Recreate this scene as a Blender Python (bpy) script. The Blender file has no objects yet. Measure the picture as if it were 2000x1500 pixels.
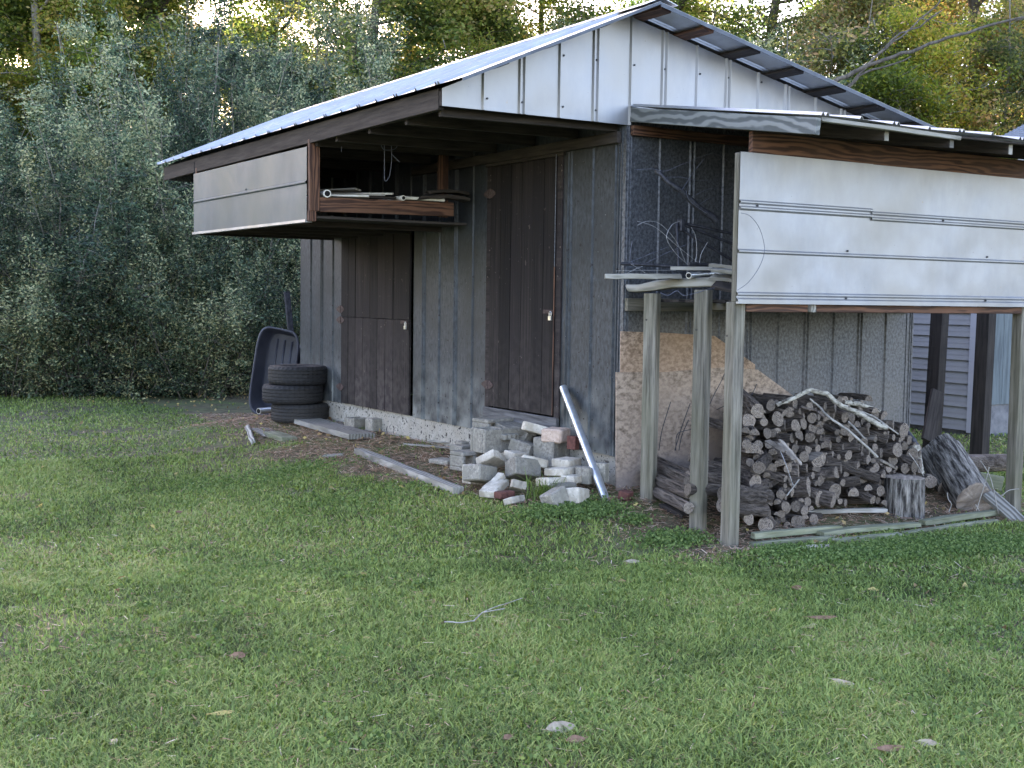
import bpy, bmesh, math, random
import numpy as np
from mathutils import Vector, Matrix
R = math.radians
random.seed(7); rng = np.random.default_rng(7)
scn = bpy.context.scene; col = scn.collection

# ------------------------------------------------------------------ camera
F_PX, YAW, PITCH, ROLL = 2448.7, R(31.687), R(-4.019), R(.813)
CAM = Vector((-5.464, -7.329, 1.3186))
_f = Vector((math.sin(YAW)*math.cos(PITCH), math.cos(YAW)*math.cos(PITCH), math.sin(PITCH)))
_r0 = Vector((math.cos(YAW), -math.sin(YAW), 0)); _u0 = _r0.cross(_f)
_r = math.cos(ROLL)*_r0 + math.sin(ROLL)*_u0
_u = -math.sin(ROLL)*_r0 + math.cos(ROLL)*_u0
cd = bpy.data.cameras.new('camera'); cam = bpy.data.objects.new('camera', cd); col.objects.link(cam)
cam.matrix_world = Matrix(((_r.x, _u.x, -_f.x, CAM.x), (_r.y, _u.y, -_f.y, CAM.y), (_r.z, _u.z, -_f.z, CAM.z), (0, 0, 0, 1)))
cd.sensor_width = 36; cd.lens = F_PX/2000*36; cd.clip_end = 1000; cd.clip_start = .05
scn.camera = cam
# ------------------------------------------------------------------ light
SUN_EL, SUN_AZ = 21, 8          # azimuth from +Y towards +X
w = bpy.data.worlds.new('World'); scn.world = w; w.use_nodes = True
nt = w.node_tree; bg = nt.nodes['Background']
sky = nt.nodes.new('ShaderNodeTexSky'); sky.sky_type = 'NISHITA'; sky.sun_disc = False
sky.sun_elevation = R(SUN_EL); sky.sun_rotation = R(SUN_AZ); sky.air_density = 1.0; sky.dust_density = 1.6; sky.ozone_density = .6
tint = nt.nodes.new('ShaderNodeMix'); tint.data_type = 'RGBA'; tint.blend_type = 'MULTIPLY'; tint.inputs[0].default_value = 1; tint.inputs[7].default_value = (1.10, .965, 1.0, 1)
nt.links.new(sky.outputs[0], tint.inputs[6]); nt.links.new(tint.outputs[2], bg.inputs[0]); bg.inputs[1].default_value = .15
sd = bpy.data.lights.new('sun', 'SUN'); sd.energy = 4.0; sd.angle = R(.5); sd.color = (1, .92, .78)
so = bpy.data.objects.new('sun', sd); col.objects.link(so); so.location = (0, 0, 30)
sv = Vector((math.sin(R(SUN_AZ))*math.cos(R(SUN_EL)), math.cos(R(SUN_AZ))*math.cos(R(SUN_EL)), math.sin(R(SUN_EL))))
so.rotation_euler = sv.to_track_quat('Z', 'Y').to_euler()
vs = scn.view_settings; vs.view_transform = 'Standard'; vs.look = 'None'; vs.gamma = 1; vs.use_curve_mapping = False
vs.exposure = 2.88
scn.cycles.max_bounces = 6; scn.cycles.transmission_bounces = 3; scn.cycles.transparent_max_bounces = 4
scn.cycles.diffuse_bounces = 4; scn.cycles.glossy_bounces = 3

# ------------------------------------------------------------------ pixel -> world helpers (the photo is 2000 x 1500)
def ray(x, y): return _f + _r*((x-1000)/F_PX) + _u*((750-y)/F_PX)      # unit depth
def at(x, y, ax, v):
    d = ray(x, y); return CAM + d*((v-CAM[ax])/d[ax])
def atd(x, y, depth): return CAM + ray(x, y)*depth
def gh(x, y):                                                          # ground height
    dx = max(0, -x, x-3.1); dy = max(0, -y, y-6.2)
    if x < 0: dx *= .5
    d = math.hypot(dx, dy); s = min(1, d/1.15); s = s*s*(3-2*s)*.35 + s*.65
    z = -.06 - .24*s
    b = min(1, max(0, (x-3.5)/2.5)); z += .16*b*b*(3-2*b)*(1 if y > -3 else max(0, 1+(y+3)/2))
    return z
def gat(x, y):
    d = ray(x, y); z = -.25; P = CAM
    for _ in range(50):
        P = CAM + d*((z-CAM.z)/d.z); z = .5*z + .5*gh(P.x, P.y)
    return P
def depth(P): return (P-CAM).dot(_f)
def atg(x, y, gy, gx=None):                                            # pixel of a centre whose thing meets the ground at row gy
    return atd(x, y, depth(gat(x if gx is None else gx, gy)))

# ------------------------------------------------------------------ materials
def lk(t, a, b): t.links.new(a, b)
def nm(name, c1, c2, scale=(1, 1, 1), rough=.8, metal=0, bump=.3, bscale=None, lo=.35, hi=.65, detail=6,
       big=None, spots=None, coord='Object', spec=.3, rnd=0, dist=.004, stain=None, wave=None, objcol=False, rough2=None, fbig=1.2, canning=0, island=0):
    m = bpy.data.materials.new(name); m.use_nodes = True; t = m.node_tree; N = t.nodes
    b = N['Principled BSDF']; b.inputs['Roughness'].default_value = rough; b.inputs['Metallic'].default_value = metal
    b.inputs['Specular IOR Level'].default_value = spec
    tc = N.new('ShaderNodeTexCoord'); mp = N.new('ShaderNodeMapping'); mp.inputs['Scale'].default_value = scale
    lk(t, tc.outputs[coord], mp.inputs['Vector'])
    oi = N.new('ShaderNodeObjectInfo')
    if rnd or wave:
        cm = N.new('ShaderNodeVectorMath'); cm.operation = 'SCALE'; cm.inputs[0].default_value = (13, 7, 9)
        lk(t, oi.outputs['Random'], cm.inputs['Scale']); lk(t, cm.outputs[0], mp.inputs['Location'])
    no = N.new('ShaderNodeTexNoise'); no.inputs['Scale'].default_value = 1; no.inputs['Detail'].default_value = detail; no.inputs['Roughness'].default_value = .65
    lk(t, mp.outputs[0], no.inputs['Vector']); fac = no.outputs['Fac']
    if wave:
        wv = N.new('ShaderNodeTexWave'); wv.wave_type = 'BANDS'; wv.bands_direction = wave[0][-1]; wv.inputs['Scale'].default_value = wave[1]
        wv.inputs['Distortion'].default_value = wave[2]; wv.inputs['Detail'].default_value = 3; wv.inputs['Detail Scale'].default_value = wave[3] if len(wave) > 3 else 1
        ring = wave[0] == 'RY'
        if ring: wv.wave_type = 'RINGS'; wv.rings_direction = 'Y'
        m2 = N.new('ShaderNodeMapping'); m2.inputs['Scale'].default_value = wave[4] if len(wave) > 4 else (.35, 1, 1)
        lk(t, tc.outputs[coord], m2.inputs['Vector']); ring or lk(t, cm.outputs[0], m2.inputs['Location']); lk(t, m2.outputs[0], wv.inputs['Vector'])
        mm = N.new('ShaderNodeMix'); mm.data_type = 'FLOAT'; mm.inputs[0].default_value = .2 if ring else .5
        lk(t, no.outputs['Fac'], mm.inputs[2]); lk(t, wv.outputs['Fac'], mm.inputs[3]); fac = mm.outputs[0]
    cr = N.new('ShaderNodeValToRGB'); cr.color_ramp.elements[0].position = lo; cr.color_ramp.elements[1].position = hi
    cr.color_ramp.elements[0].color = (*c1, 1); cr.color_ramp.elements[1].color = (*c2, 1)
    lk(t, fac, cr.inputs[0]); c = cr.outputs[0]
    def mixc(a, colr, f, mode='MIX'):
        x = N.new('ShaderNodeMix'); x.data_type = 'RGBA'; x.blend_type = mode
        if isinstance(f, float): x.inputs[0].default_value = f
        else: lk(t, f, x.inputs[0])
        lk(t, a, x.inputs[6])
        if isinstance(colr, tuple): x.inputs[7].default_value = (*colr, 1)
        else: lk(t, colr, x.inputs[7])
        return x.outputs[2]
    def ramp(src, l, h):
        r = N.new('ShaderNodeMapRange'); r.inputs[1].default_value = l; r.inputs[2].default_value = h; lk(t, src, r.inputs[0]); return r.outputs[0]
    def noise(sc, det=4, vec=None):
        n = N.new('ShaderNodeTexNoise'); n.inputs['Scale'].default_value = sc; n.inputs['Detail'].default_value = det
        lk(t, vec or tc.outputs[coord], n.inputs['Vector']); return n.outputs['Fac']
    if big: c = mixc(c, big, ramp(noise(fbig, 5), .42, .68))
    if stain:                     # (colour, z0, z1, strength): blotches towards the bottom, splashed dirt on the left wall
        geo = N.new('ShaderNodeNewGeometry'); sx = N.new('ShaderNodeSeparateXYZ'); lk(t, geo.outputs['Position'], sx.inputs[0])
        r = ramp(sx.outputs['Z'], stain[2], stain[1]); ml = N.new('ShaderNodeMath'); ml.operation = 'MULTIPLY'
        lk(t, r, ml.inputs[0]); lk(t, ramp(noise(stain[4] if len(stain) > 4 else 3, 6), .38, .62), ml.inputs[1])
        m3 = N.new('ShaderNodeMath'); m3.operation = 'MULTIPLY'; lk(t, ml.outputs[0], m3.inputs[0]); m3.inputs[1].default_value = stain[3]
        c = mixc(c, stain[0], m3.outputs[0])
    if spots:                     # (colour, scale, threshold)
        for s in (spots if isinstance(spots, list) else [spots]):
            c = mixc(c, s[0], ramp(noise(s[1], 3), s[2], s[2]+.03))
    if island:
        gi = N.new('ShaderNodeNewGeometry'); hi_ = N.new('ShaderNodeHueSaturation'); ri = N.new('ShaderNodeMapRange'); ri.inputs[3].default_value = 1-island; ri.inputs[4].default_value = 1+island
        lk(t, gi.outputs['Random Per Island'], ri.inputs[0]); lk(t, ri.outputs[0], hi_.inputs['Value']); lk(t, c, hi_.inputs['Color']); c = hi_.outputs[0]
    if rnd:
        hs = N.new('ShaderNodeHueSaturation'); r = N.new('ShaderNodeMapRange'); r.inputs[3].default_value = 1-rnd; r.inputs[4].default_value = 1+rnd
        lk(t, oi.outputs['Random'], r.inputs[0]); lk(t, r.outputs[0], hs.inputs['Value']); lk(t, c, hs.inputs['Color']); c = hs.outputs[0]
    if objcol: c = mixc(c, oi.outputs['Color'], 1.0, 'MULTIPLY')
    lk(t, c, b.inputs['Base Color'])
    if rough2 is not None: 
        r = N.new('ShaderNodeMapRange'); r.inputs[3].default_value = rough; r.inputs[4].default_value = rough2; lk(t, no.outputs['Fac'], r.inputs[0]); lk(t, r.outputs[0], b.inputs['Roughness'])
    if bump:
        bn = N.new('ShaderNodeBump'); bn.inputs['Strength'].default_value = bump; bn.inputs['Distance'].default_value = dist
        lk(t, noise(bscale, 5) if bscale else fac, bn.inputs['Height'])
        out = bn.outputs[0]
        if canning:
            b2 = N.new('ShaderNodeBump'); b2.inputs['Strength'].default_value = 1; b2.inputs['Distance'].default_value = canning
            lk(t, noise(2.2, 1), b2.inputs['Height']); lk(t, out, b2.inputs['Normal']); out = b2.outputs[0]
        lk(t, out, b.inputs['Normal'])
    return m
M = {}
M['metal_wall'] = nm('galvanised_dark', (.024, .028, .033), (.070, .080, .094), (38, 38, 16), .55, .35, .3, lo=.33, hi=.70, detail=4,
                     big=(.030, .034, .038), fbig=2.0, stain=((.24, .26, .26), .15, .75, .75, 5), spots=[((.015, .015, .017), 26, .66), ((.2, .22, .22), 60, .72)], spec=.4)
M['metal_front'] = nm('galvanised_speckled', (.045, .050, .060), (.145, .156, .18), (48, 48, 40), .5, .4, .3, lo=.36, hi=.68, detail=3, spec=.5,
                      stain=((.2, .18, .15), .3, 1.6, .35, 1.2))  # blotched paler towards the bottom
M['metal_bright'] = nm('mill_finish_sheet', (.26, .275, .305), (.345, .355, .38), (6, 6, 2.5), .42, .6, .12, lo=.3, hi=.7, big=(.30, .30, .30), stain=((.21, .205, .20), 1.2, 3.2, .25, 9),
                       spots=[((.16, .14, .13), 55, .745), ((.3, .28, .26), 24, .74)], spec=.5, canning=.03, rough2=.52)
M['rake'] = nm('dull_blue_edge', (.06, .07, .09), (.10, .115, .14), (9, 9, 9), .5, .4, .1)
M['sill'] = nm('dark_sill_board', (.05, .05, .053), (.15, .15, .155), (3, 40, 40), .85, 0, .5)
M['metal_box'] = nm('dull_sheet', (.045, .065, .078), (.075, .10, .115), (5, 3, 2), .6, .1, .12, lo=.3, hi=.7, big=(.06, .08, .08), spec=.3, canning=.012, rough2=.52,
                    spots=((.12, .12, .12), 50, .75))
M['metal_roof'] = nm('roof_sheet', (.40, .42, .45), (.55, .57, .6), (5, 5, 5), .4, .75, .1, spec=.5, big=(.45, .44, .42), canning=.01)
M['pipe_metal'] = nm('galvanised_pipe', (.5, .53, .56), (.68, .7, .73), (20, 20, 20), .35, .8, .1, spec=.5)
wv = (('Y', 14, 5, 1.2, (.18, 1, 1)))
M['wood_door'] = nm('dark_weathered_planks', (.003, .0026, .003), (.036, .028, .027), (24, 60, 1.3), .85, 0, .7, lo=.33, hi=.75, big=(.014, .011, .012), fbig=3, spots=[((.15, .13, .12), 42, .73), ((.07, .055, .05), 18, .71)], rnd=.3, stain=((.07, .06, .055), .1, 1.15, .5, 14), island=.45)
M['wood_post'] = nm('grey_treated_wood', (.055, .05, .042), (.255, .235, .195), (2.2, 42, 42), .85, 0, .7, lo=.35, hi=.66, rnd=.15, big=(.125, .12, .08), spots=((.05, .045, .04), 9, .74))
M['wood_grain'] = nm('grey_grain_board', (.10, .108, .11), (.225, .235, .235), (3, 40, 40), .8, 0, .5, lo=.35, hi=.62, rnd=.1, wave=('Z', 5.5, 13, .9, (.42, 1, 1)))
M['wood_beam'] = nm('reddish_brown_beam', (.045, .022, .016), (.17, .085, .052), (1.6, 26, 26), .75, 0, .4, lo=.36, hi=.68, rnd=.2, wave=('Z', 9, 14, 1.3, (.12, 1, 1)), big=(.085, .048, .033))
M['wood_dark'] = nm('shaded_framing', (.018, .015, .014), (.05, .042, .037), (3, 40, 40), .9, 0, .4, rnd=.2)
M['wood_old'] = nm('silvered_old_board', (.11, .105, .095), (.34, .33, .305), (2.5, 36, 36), .9, 0, .7, lo=.32, hi=.7, rnd=.2, big=(.25, .24, .2), wave=('Y', 10, 6, 1.2, (.2, 1, 1)), dist=.006)
M['wood_mossy'] = nm('mossy_edging_board', (.10, .105, .07), (.28, .285, .21), (3, 30, 30), .9, 0, .6, rnd=.2, big=(.13, .15, .08))
M['osb'] = nm('strand_board', (.13, .09, .065), (.42, .315, .235), (26, 26, 38), .85, 0, .4, lo=.38, hi=.62, detail=3, big=(.33, .225, .15), rnd=.05)
M['osb_grey'] = nm('weathered_strand_board', (.12, .09, .068), (.38, .30, .235), (24, 24, 34), .9, 0, .6, lo=.30, hi=.60, detail=3, big=(.29, .225, .175), fbig=2.0, stain=((.17, .16, .175), -.2, .35, .7, 3))
M['white_found'] = nm('white_painted_block', (.25, .24, .21), (.40, .385, .35), (9, 9, 9), .9, 0, .5, big=(.30, .28, .24), fbig=4, spots=[((.035, .03, .03), 26, .62), ((.03, .03, .03), 62, .62), ((.06, .05, .045), 8, .68)])
M['paver'] = nm('pale_concrete', (.38, .35, .295), (.60, .56, .485), (26, 26, 26), .9, 0, .7, rnd=.14, big=(.30, .265, .21), fbig=7, spots=[((.22, .2, .18), 60, .66), ((.2, .19, .15), 12, .66)])
M['block'] = nm('grey_concrete', (.15, .14, .12), (.33, .31, .27), (40, 40, 40), .95, 0, .8, rnd=.2, fbig=7, big=(.19, .18, .15), spots=((.13, .125, .12), 70, .64), dist=.006)
M['tanblock'] = nm('tan_concrete', (.40, .30, .24), (.58, .46, .38), (40, 40, 40), .95, 0, .7, spots=((.25, .2, .17), 80, .66))
M['brick'] = nm('red_brick', (.07, .03, .026), (.14, .06, .048), (30, 30, 30), .95, 0, .6)
M['rubber'] = nm('tyre_rubber', (.010, .010, .012), (.026, .026, .028), (30, 30, 30), .75, 0, .2, spec=.4, big=(.03, .028, .026))
M['plastic'] = nm('blue_black_plastic', (.025, .028, .045), (.05, .055, .08), (6, 6, 6), .45, 0, .1, spec=.45, big=(.06, .066, .09))
M['pvc'] = nm('old_white_pvc', (.55, .53, .47), (.74, .72, .66), (14, 14, 14), .45, 0, .05)
M['iron'] = nm('dark_iron', (.025, .026, .032), (.07, .072, .085), (30, 30, 30), .6, .4, .2)
M['wire'] = nm('bare_wire', (.3, .31, .33), (.5, .51, .53), (30, 30, 30), .5, .6, .0)
M['cord'] = nm('dull_cord', (.06, .065, .09), (.13, .14, .18), (30, 30, 30), .6, 0, .0)
M['brass'] = nm('silver_padlock', (.5, .5, .5), (.75, .75, .75), (30, 30, 30), .3, .9, .0)
M['rust'] = nm('rusty_hinge', (.045, .03, .028), (.11, .08, .075), (30, 30, 30), .8, .2, .4)
M['bark'] = nm('log_bark', (.045, .036, .03), (.40, .335, .285), (2.6, 5, 2.6), .95, 0, 1.0, lo=.36, hi=.68, rnd=.3, big=(.15, .125, .11), dist=.25, detail=6, fbig=.9)
M['bark_pale'] = nm('pale_lichen_bark', (.10, .09, .075), (.46, .44, .38), (14, 30, 30), .95, 0, .8, lo=.36, hi=.6, spots=((.07, .06, .05), 30, .62), dist=.01)
M['bark_deep'] = nm('furrowed_bark', (.03, .027, .025), (.34, .32, .29), (5, 34, 34), .95, 0, 1.0, lo=.40, hi=.66, detail=5, dist=.05, rnd=.1)
M['cut'] = nm('weathered_cut_wood', (.10, .082, .068), (.37, .315, .262), (3.2, 9, 3.2), .9, 0, .6, lo=.3, hi=.72, rnd=.35, wave=('RY', 1.6, 1.5, 1.5, (1, .01, 1)), spots=((.06, .05, .045), 2.3, .64), dist=.1)
M['cut_split'] = nm('split_wood', (.09, .078, .066), (.30, .265, .23), (6, 3, 6), .9, 0, .7, rnd=.2)
M['tree_bark'] = nm('tree_bark', (.05, .044, .036), (.14, .125, .105), (20, 20, 4), .95, 0, .8, dist=.02)
M['tree_pale'] = nm('pale_tree_bark', (.14, .125, .105), (.30, .28, .24), (14, 14, 5), .95, 0, .6, dist=.01)
M['vinyl'] = nm('pale_vinyl', (.25, .25, .255), (.29, .29, .295), (2, 2, 2), .5, 0, .03, spec=.35)
M['white_trim'] = nm('white_trim', (.36, .36, .40), (.42, .42, .45), (2, 2, 2), .5, 0, 0)
M['bluewood'] = nm('blue_grey_boards', (.08, .095, .105), (.15, .175, .185), (24, 24, 2), .85, 0, .4)
M['base_conc'] = nm('grey_concrete_base', (.11, .11, .12), (.2, .2, .21), (8, 8, 8), .95, 0, .5)
M['shingle'] = nm('asphalt_shingle', (.12, .13, .16), (.22, .235, .27), (60, 60, 60), .95, 0, .4)
M['bore_shade'] = nm('shadow_black', (.008, .008, .009), (.012, .012, .013), (4, 4, 4), 1, 0, 0)
M['deadleaf'] = nm('pale_dead_leaf', (.24, .20, .14), (.37, .32, .23), (60, 60, 60), .7, 0, .3)
M['deadbrown'] = nm('brown_dead_leaf', (.11, .06, .035), (.24, .145, .09), (60, 60, 60), .7, 0, .3)
M['deadyellow'] = nm('yellow_dead_leaf', (.4, .3, .09), (.55, .42, .16), (60, 60, 60), .7, 0, .3)
M['stick'] = nm('grey_stick', (.2, .19, .17), (.38, .36, .33), (20, 20, 20), .9, 0, .4)

def leafmat(name, cols, transl=.45, rough=.5, objcol=True, spec=.35, patch=None):
    """cols: list of colours picked by the per-leaf random attribute; translucent real leaves"""
    m = bpy.data.materials.new(name); m.use_nodes = True; t = m.node_tree; N = t.nodes; b = N['Principled BSDF']
    a = N.new('ShaderNodeAttribute'); a.attribute_name = 'rnd'
    sx = N.new('ShaderNodeSeparateColor'); lk(t, a.outputs['Color'], sx.inputs[0])
    cr = N.new('ShaderNodeValToRGB'); e = cr.color_ramp.elements; n = len(cols)
    while len(e) < n: e.new(.5)
    for i, (p, c) in enumerate(cols): e[i].position = p; e[i].color = (*c, 1)
    src = sx.outputs[0]
    if patch:     # (noise scale, weight): shifts the palette in patches over the ground
        geo = N.new('ShaderNodeNewGeometry'); no = N.new('ShaderNodeTexNoise'); no.inputs['Scale'].default_value = patch[0]; no.inputs['Detail'].default_value = 5; no.inputs['Roughness'].default_value = .6
        lk(t, geo.outputs['Position'], no.inputs['Vector'])
        mr = N.new('ShaderNodeMapRange'); mr.inputs[1].default_value = .38; mr.inputs[2].default_value = .66; lk(t, no.outputs['Fac'], mr.inputs[0])
        mx = N.new('ShaderNodeMix'); mx.data_type = 'FLOAT'; mx.inputs[0].default_value = patch[1]
        lk(t, src, mx.inputs[2]); lk(t, mr.outputs[0], mx.inputs[3]); src = mx.outputs[0]
    lk(t, src, cr.inputs[0]); c = cr.outputs[0]
    if objcol:
        oi = N.new('ShaderNodeObjectInfo'); x = N.new('ShaderNodeMix'); x.data_type = 'RGBA'; x.blend_type = 'MULTIPLY'; x.inputs[0].default_value = 1
        lk(t, c, x.inputs[6]); lk(t, oi.outputs['Color'], x.inputs[7]); c = x.outputs[2]
    lk(t, c, b.inputs['Base Color']); b.inputs['Roughness'].default_value = rough; b.inputs['Specular IOR Level'].default_value = spec
    tr = N.new('ShaderNodeBsdfTranslucent'); hs = N.new('ShaderNodeHueSaturation'); hs.inputs['Saturation'].default_value = 1.1; hs.inputs['Value'].default_value = 1.7
    lk(t, c, hs.inputs['Color']); lk(t, hs.outputs[0], tr.inputs[0])
    mx = N.new('ShaderNodeMixShader'); mx.inputs[0].default_value = transl
    lk(t, b.outputs[0], mx.inputs[1]); lk(t, tr.outputs[0], mx.inputs[2]); lk(t, mx.outputs[0], N['Material Output'].inputs[0])
    return m
M['grass'] = leafmat('grass_blades', [(0, (.026, .036, .013)), (.2, (.085, .13, .035)), (.48, (.18, .25, .066)), (.72, (.28, .34, .10)), (.88, (.32, .29, .14)), (1, (.55, .47, .34))], .25, .6, False, .25, (1.1, .24))
M['clover'] = leafmat('clover_leaves', [(0, (.05, .085, .025)), (.5, (.10, .16, .045)), (1, (.19, .25, .09))], .3, .6, False, .25)
M['leaf_hedge'] = leafmat('privet_leaves', [(0, (.014, .026, .016)), (.4, (.05, .08, .040)), (.78, (.145, .195, .10)), (1, (.42, .40, .2))], .22, .5, True, .32)
M['leaf_tree'] = leafmat('tree_leaves', [(0, (.05, .075, .028)), (.5, (.13, .165, .05)), (.85, (.28, .30, .08)), (1, (.34, .27, .13))], .55, .5, True, .35)
M['litter'] = leafmat('pine_straw', [(0, (.09, .05, .033)), (.4, (.28, .165, .105)), (.8, (.48, .33, .23)), (1, (.65, .54, .43))], .1, .8, False, .2)
M['leafspeck'] = leafmat('fallen_leaves', [(0, (.14, .09, .05)), (.5, (.32, .24, .12)), (1, (.5, .42, .16))], .2, .8, False, .2)

# ------------------------------------------------------------------ builders
class MB:
    def __init__(s): s.v = []; s.f = []; s.m = []
    def add(s, vs, fs, mi=0):
        o = len(s.v); s.v += [tuple(v) for v in vs]; s.f += [tuple(i+o for i in f) for f in fs]; s.m += [mi]*len(fs)
    def box(s, c, d, rot=None, mi=0, taper=1):
        c = Vector(c); h = [x/2 for x in d]; vs = []
        for z in (-1, 1):
            k = taper if z > 0 else 1
            for x, y in ((-1, -1), (1, -1), (1, 1), (-1, 1)):
                v = Vector((x*h[0]*k, y*h[1]*k, z*h[2])); vs.append(c + (rot @ v if rot else v))
        s.add(vs, [(3, 2, 1, 0), (4, 5, 6, 7), (0, 1, 5, 4), (1, 2, 6, 5), (2, 3, 7, 6), (3, 0, 4, 7)], mi)
    def span(s, a, b, mi=0):
        s.box([(a[i]+b[i])/2 for i in range(3)], [abs(b[i]-a[i]) for i in range(3)], None, mi)
    def tube(s, pts, rad, n=8, mi=0, capmi=None, wob=0):
        pts = [Vector(p) for p in pts]; k = len(pts)
        if not hasattr(rad, '__len__'): rad = [rad]*k
        t0 = (pts[1]-pts[0]).normalized(); a = t0.orthogonal().normalized(); vs = []
        for i, p in enumerate(pts):
            t = (pts[min(i+1, k-1)]-pts[max(i-1, 0)]).normalized()
            a = (a - t*a.dot(t)).normalized(); b = t.cross(a)
            for j in range(n):
                an = 2*math.pi*j/n; r = rad[i]*(1+(random.uniform(-wob, wob) if wob else 0))
                vs.append(p + (a*math.cos(an)+b*math.sin(an))*r)
        fs = [(i*n+j, i*n+(j+1) % n, (i+1)*n+(j+1) % n, (i+1)*n+j) for i in range(k-1) for j in range(n)]
        s.add(vs, fs, mi)
        if n > 3:
            c = mi if capmi is None else capmi
            s.add(vs[:n], [tuple(range(n-1, -1, -1))], c); s.add(vs[-n:], [tuple(range(n))], c)
    def prism(s, poly, n, thick, mi=0):
        """poly: 3D points of one face, n: direction, thick: extrusion along n"""
        n = Vector(n); P = [Vector(p) for p in poly]; k = len(P); Q = [p+n*thick for p in P]
        s.add(P+Q, [tuple(range(k-1, -1, -1)), tuple(range(k, 2*k))] + [(i, (i+1) % k, (i+1) % k+k, i+k) for i in range(k)], mi)
    def build(s, name, mats, parent=None, smooth=False, mat4=None, bevel=0):
        me = bpy.data.meshes.new(name); me.from_pydata(s.v, [], s.f)
        if not isinstance(mats, (list, tuple)): mats = [mats]
        for m in mats: me.materials.append(M[m] if isinstance(m, str) else m)
        me.polygons.foreach_set('material_index', s.m)
        bm = bmesh.new(); bm.from_mesh(me); bmesh.ops.recalc_face_normals(bm, faces=bm.faces)
        if bevel: bmesh.ops.bevel(bm, geom=bm.edges[:], offset=bevel, segments=1, affect='EDGES', clamp_overlap=True)
        bm.to_mesh(me); bm.free()
        if smooth: me.polygons.foreach_set('use_smooth', [True]*len(me.polygons))
        me.update(); return link(name, me, parent, mat4)
def link(name, me, parent=None, mat4=None):
    o = bpy.data.objects.new(name, me); col.objects.link(o)
    if parent is not None: o.parent = parent; o.matrix_parent_inverse = WORLD[parent.name].inverted()
    if mat4 is not None: o.matrix_basis = mat4
    WORLD[o.name] = mat4.copy() if mat4 is not None else Matrix()
    return o
WORLD = {}
def tag(o, label, cat, group=None, kind=None):
    if label: o['label'] = label
    if cat: o['category'] = cat
    if group: o['group'] = group
    if kind: o['kind'] = kind
    return o
def thing(name, loc, label, cat, group=None):
    o = bpy.data.objects.new(name, None); col.objects.link(o); o.location = loc; o.empty_display_size = .1
    WORLD[o.name] = Matrix.Translation(Vector(loc))
    return tag(o, label, cat, group)
def struct(o): o['kind'] = 'structure'; return o
def frame(p0, p1, up=(0, 0, 1), roll=0):
    x = (Vector(p1)-Vector(p0)).normalized(); u = Vector(up)
    if abs(x.dot(u)) > .98: u = Vector((0, 1, 0))
    y = u.cross(x).normalized(); z = x.cross(y)
    m = Matrix((x, y, z)).transposed().to_4x4()
    m = m @ Matrix.Rotation(roll, 4, 'X'); m.translation = (Vector(p0)+Vector(p1))/2; return m
def board(name, p0, p1, w, h, mat, parent=None, roll=0, bow=0, jit=.0, seg=6, up=(0, 0, 1), bevel=.003, ragged=0):
    """sawn board: local x along its length, w across (local y), h up (local z)"""
    L = (Vector(p1)-Vector(p0)).length; b = MB(); vs = []
    for i in range(seg+1):
        t = i/seg; x = (t-.5)*L; dz = bow*math.sin(math.pi*t)
        if ragged and i in (0, seg): x0 = [x+random.uniform(-ragged, ragged) for _ in range(4)]
        else: x0 = [x]*4
        for k, (yy, zz) in enumerate(((-1, -1), (1, -1), (1, 1), (-1, 1))):
            vs.append((x0[k], yy*w/2+random.uniform(-jit, jit), zz*h/2+dz+random.uniform(-jit, jit)))
    fs = [(0, 3, 2, 1), tuple(seg*4+i for i in (0, 1, 2, 3))]
    for i in range(seg):
        for k in range(4): fs.append((i*4+k, i*4+(k+1) % 4, i*4+4+(k+1) % 4, i*4+4+k))
    b.add(vs, fs)
    return b.build(name, mat, parent, mat4=frame(p0, p1, up, roll), bevel=bevel)
def crimp(name, fn, u0, u1, lo, hi, phase, mat, parent=None, dbl=0, amp=.013, screws=None, hw=.011, flip=1, S=.3048):
    """sheet of 5V-crimp metal: fn(u, v, n) -> point, ribs every 12 in, doubled every 24 in"""
    if not callable(lo): lo = (lambda q: lambda u: q)(lo)
    if not callable(hi): hi = (lambda q: lambda u: q)(hi)
    st = [(u0, 0), (u1, 0)]; ribs = []
    k0 = math.ceil((u0-phase+.03)/S); k1 = math.floor((u1-phase-.03)/S)
    for k in range(k0, k1+1):
        c = phase+k*S; ribs.append((c, (k+dbl) % 2 == 0))
        for cc in ((c-.019, c+.019) if (k+dbl) % 2 == 0 else (c,)):
            for du, n in ((-hw, 0), (-hw*.25, amp), (hw*.25, amp), (hw, 0)):
                if u0 < cc+du < u1: st.append((cc+du, n))
    for k in range(1, int((u1-u0)/.1)):
        u = u0+(u1-u0)*k/int((u1-u0)/.1)
        if all(abs(u-c) > .05 for c, _ in ribs): st.append((u, 0))
    st.sort(); b = MB(); NV = 4; vs = []
    for u, n in st:
        for j in range(NV+1):
            v = lo(u)+(hi(u)-lo(u))*j/NV; vs.append(fn(u, v, n*flip))
    fs = [(i*(NV+1)+j, (i+1)*(NV+1)+j, (i+1)*(NV+1)+j+1, i*(NV+1)+j+1) for i in range(len(st)-1) for j in range(NV)]
    b.add(vs, fs, 0)
    if screws:
        for c, d in ribs:
            for v in screws:
                if lo(c)+.02 < v < hi(c)-.02:
                    p = Vector(fn(c+(0 if d else .03), v, 0)); q = Vector(fn(c+(0 if d else .03), v, .009*flip)); b.tube([p, q], .0065, 6, 1)
    o = b.build(name, [mat, 'iron'], parent)
    sm = o.modifiers.new('thick', 'SOLIDIFY'); sm.thickness = .0012; sm.offset = 0
    return o
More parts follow.
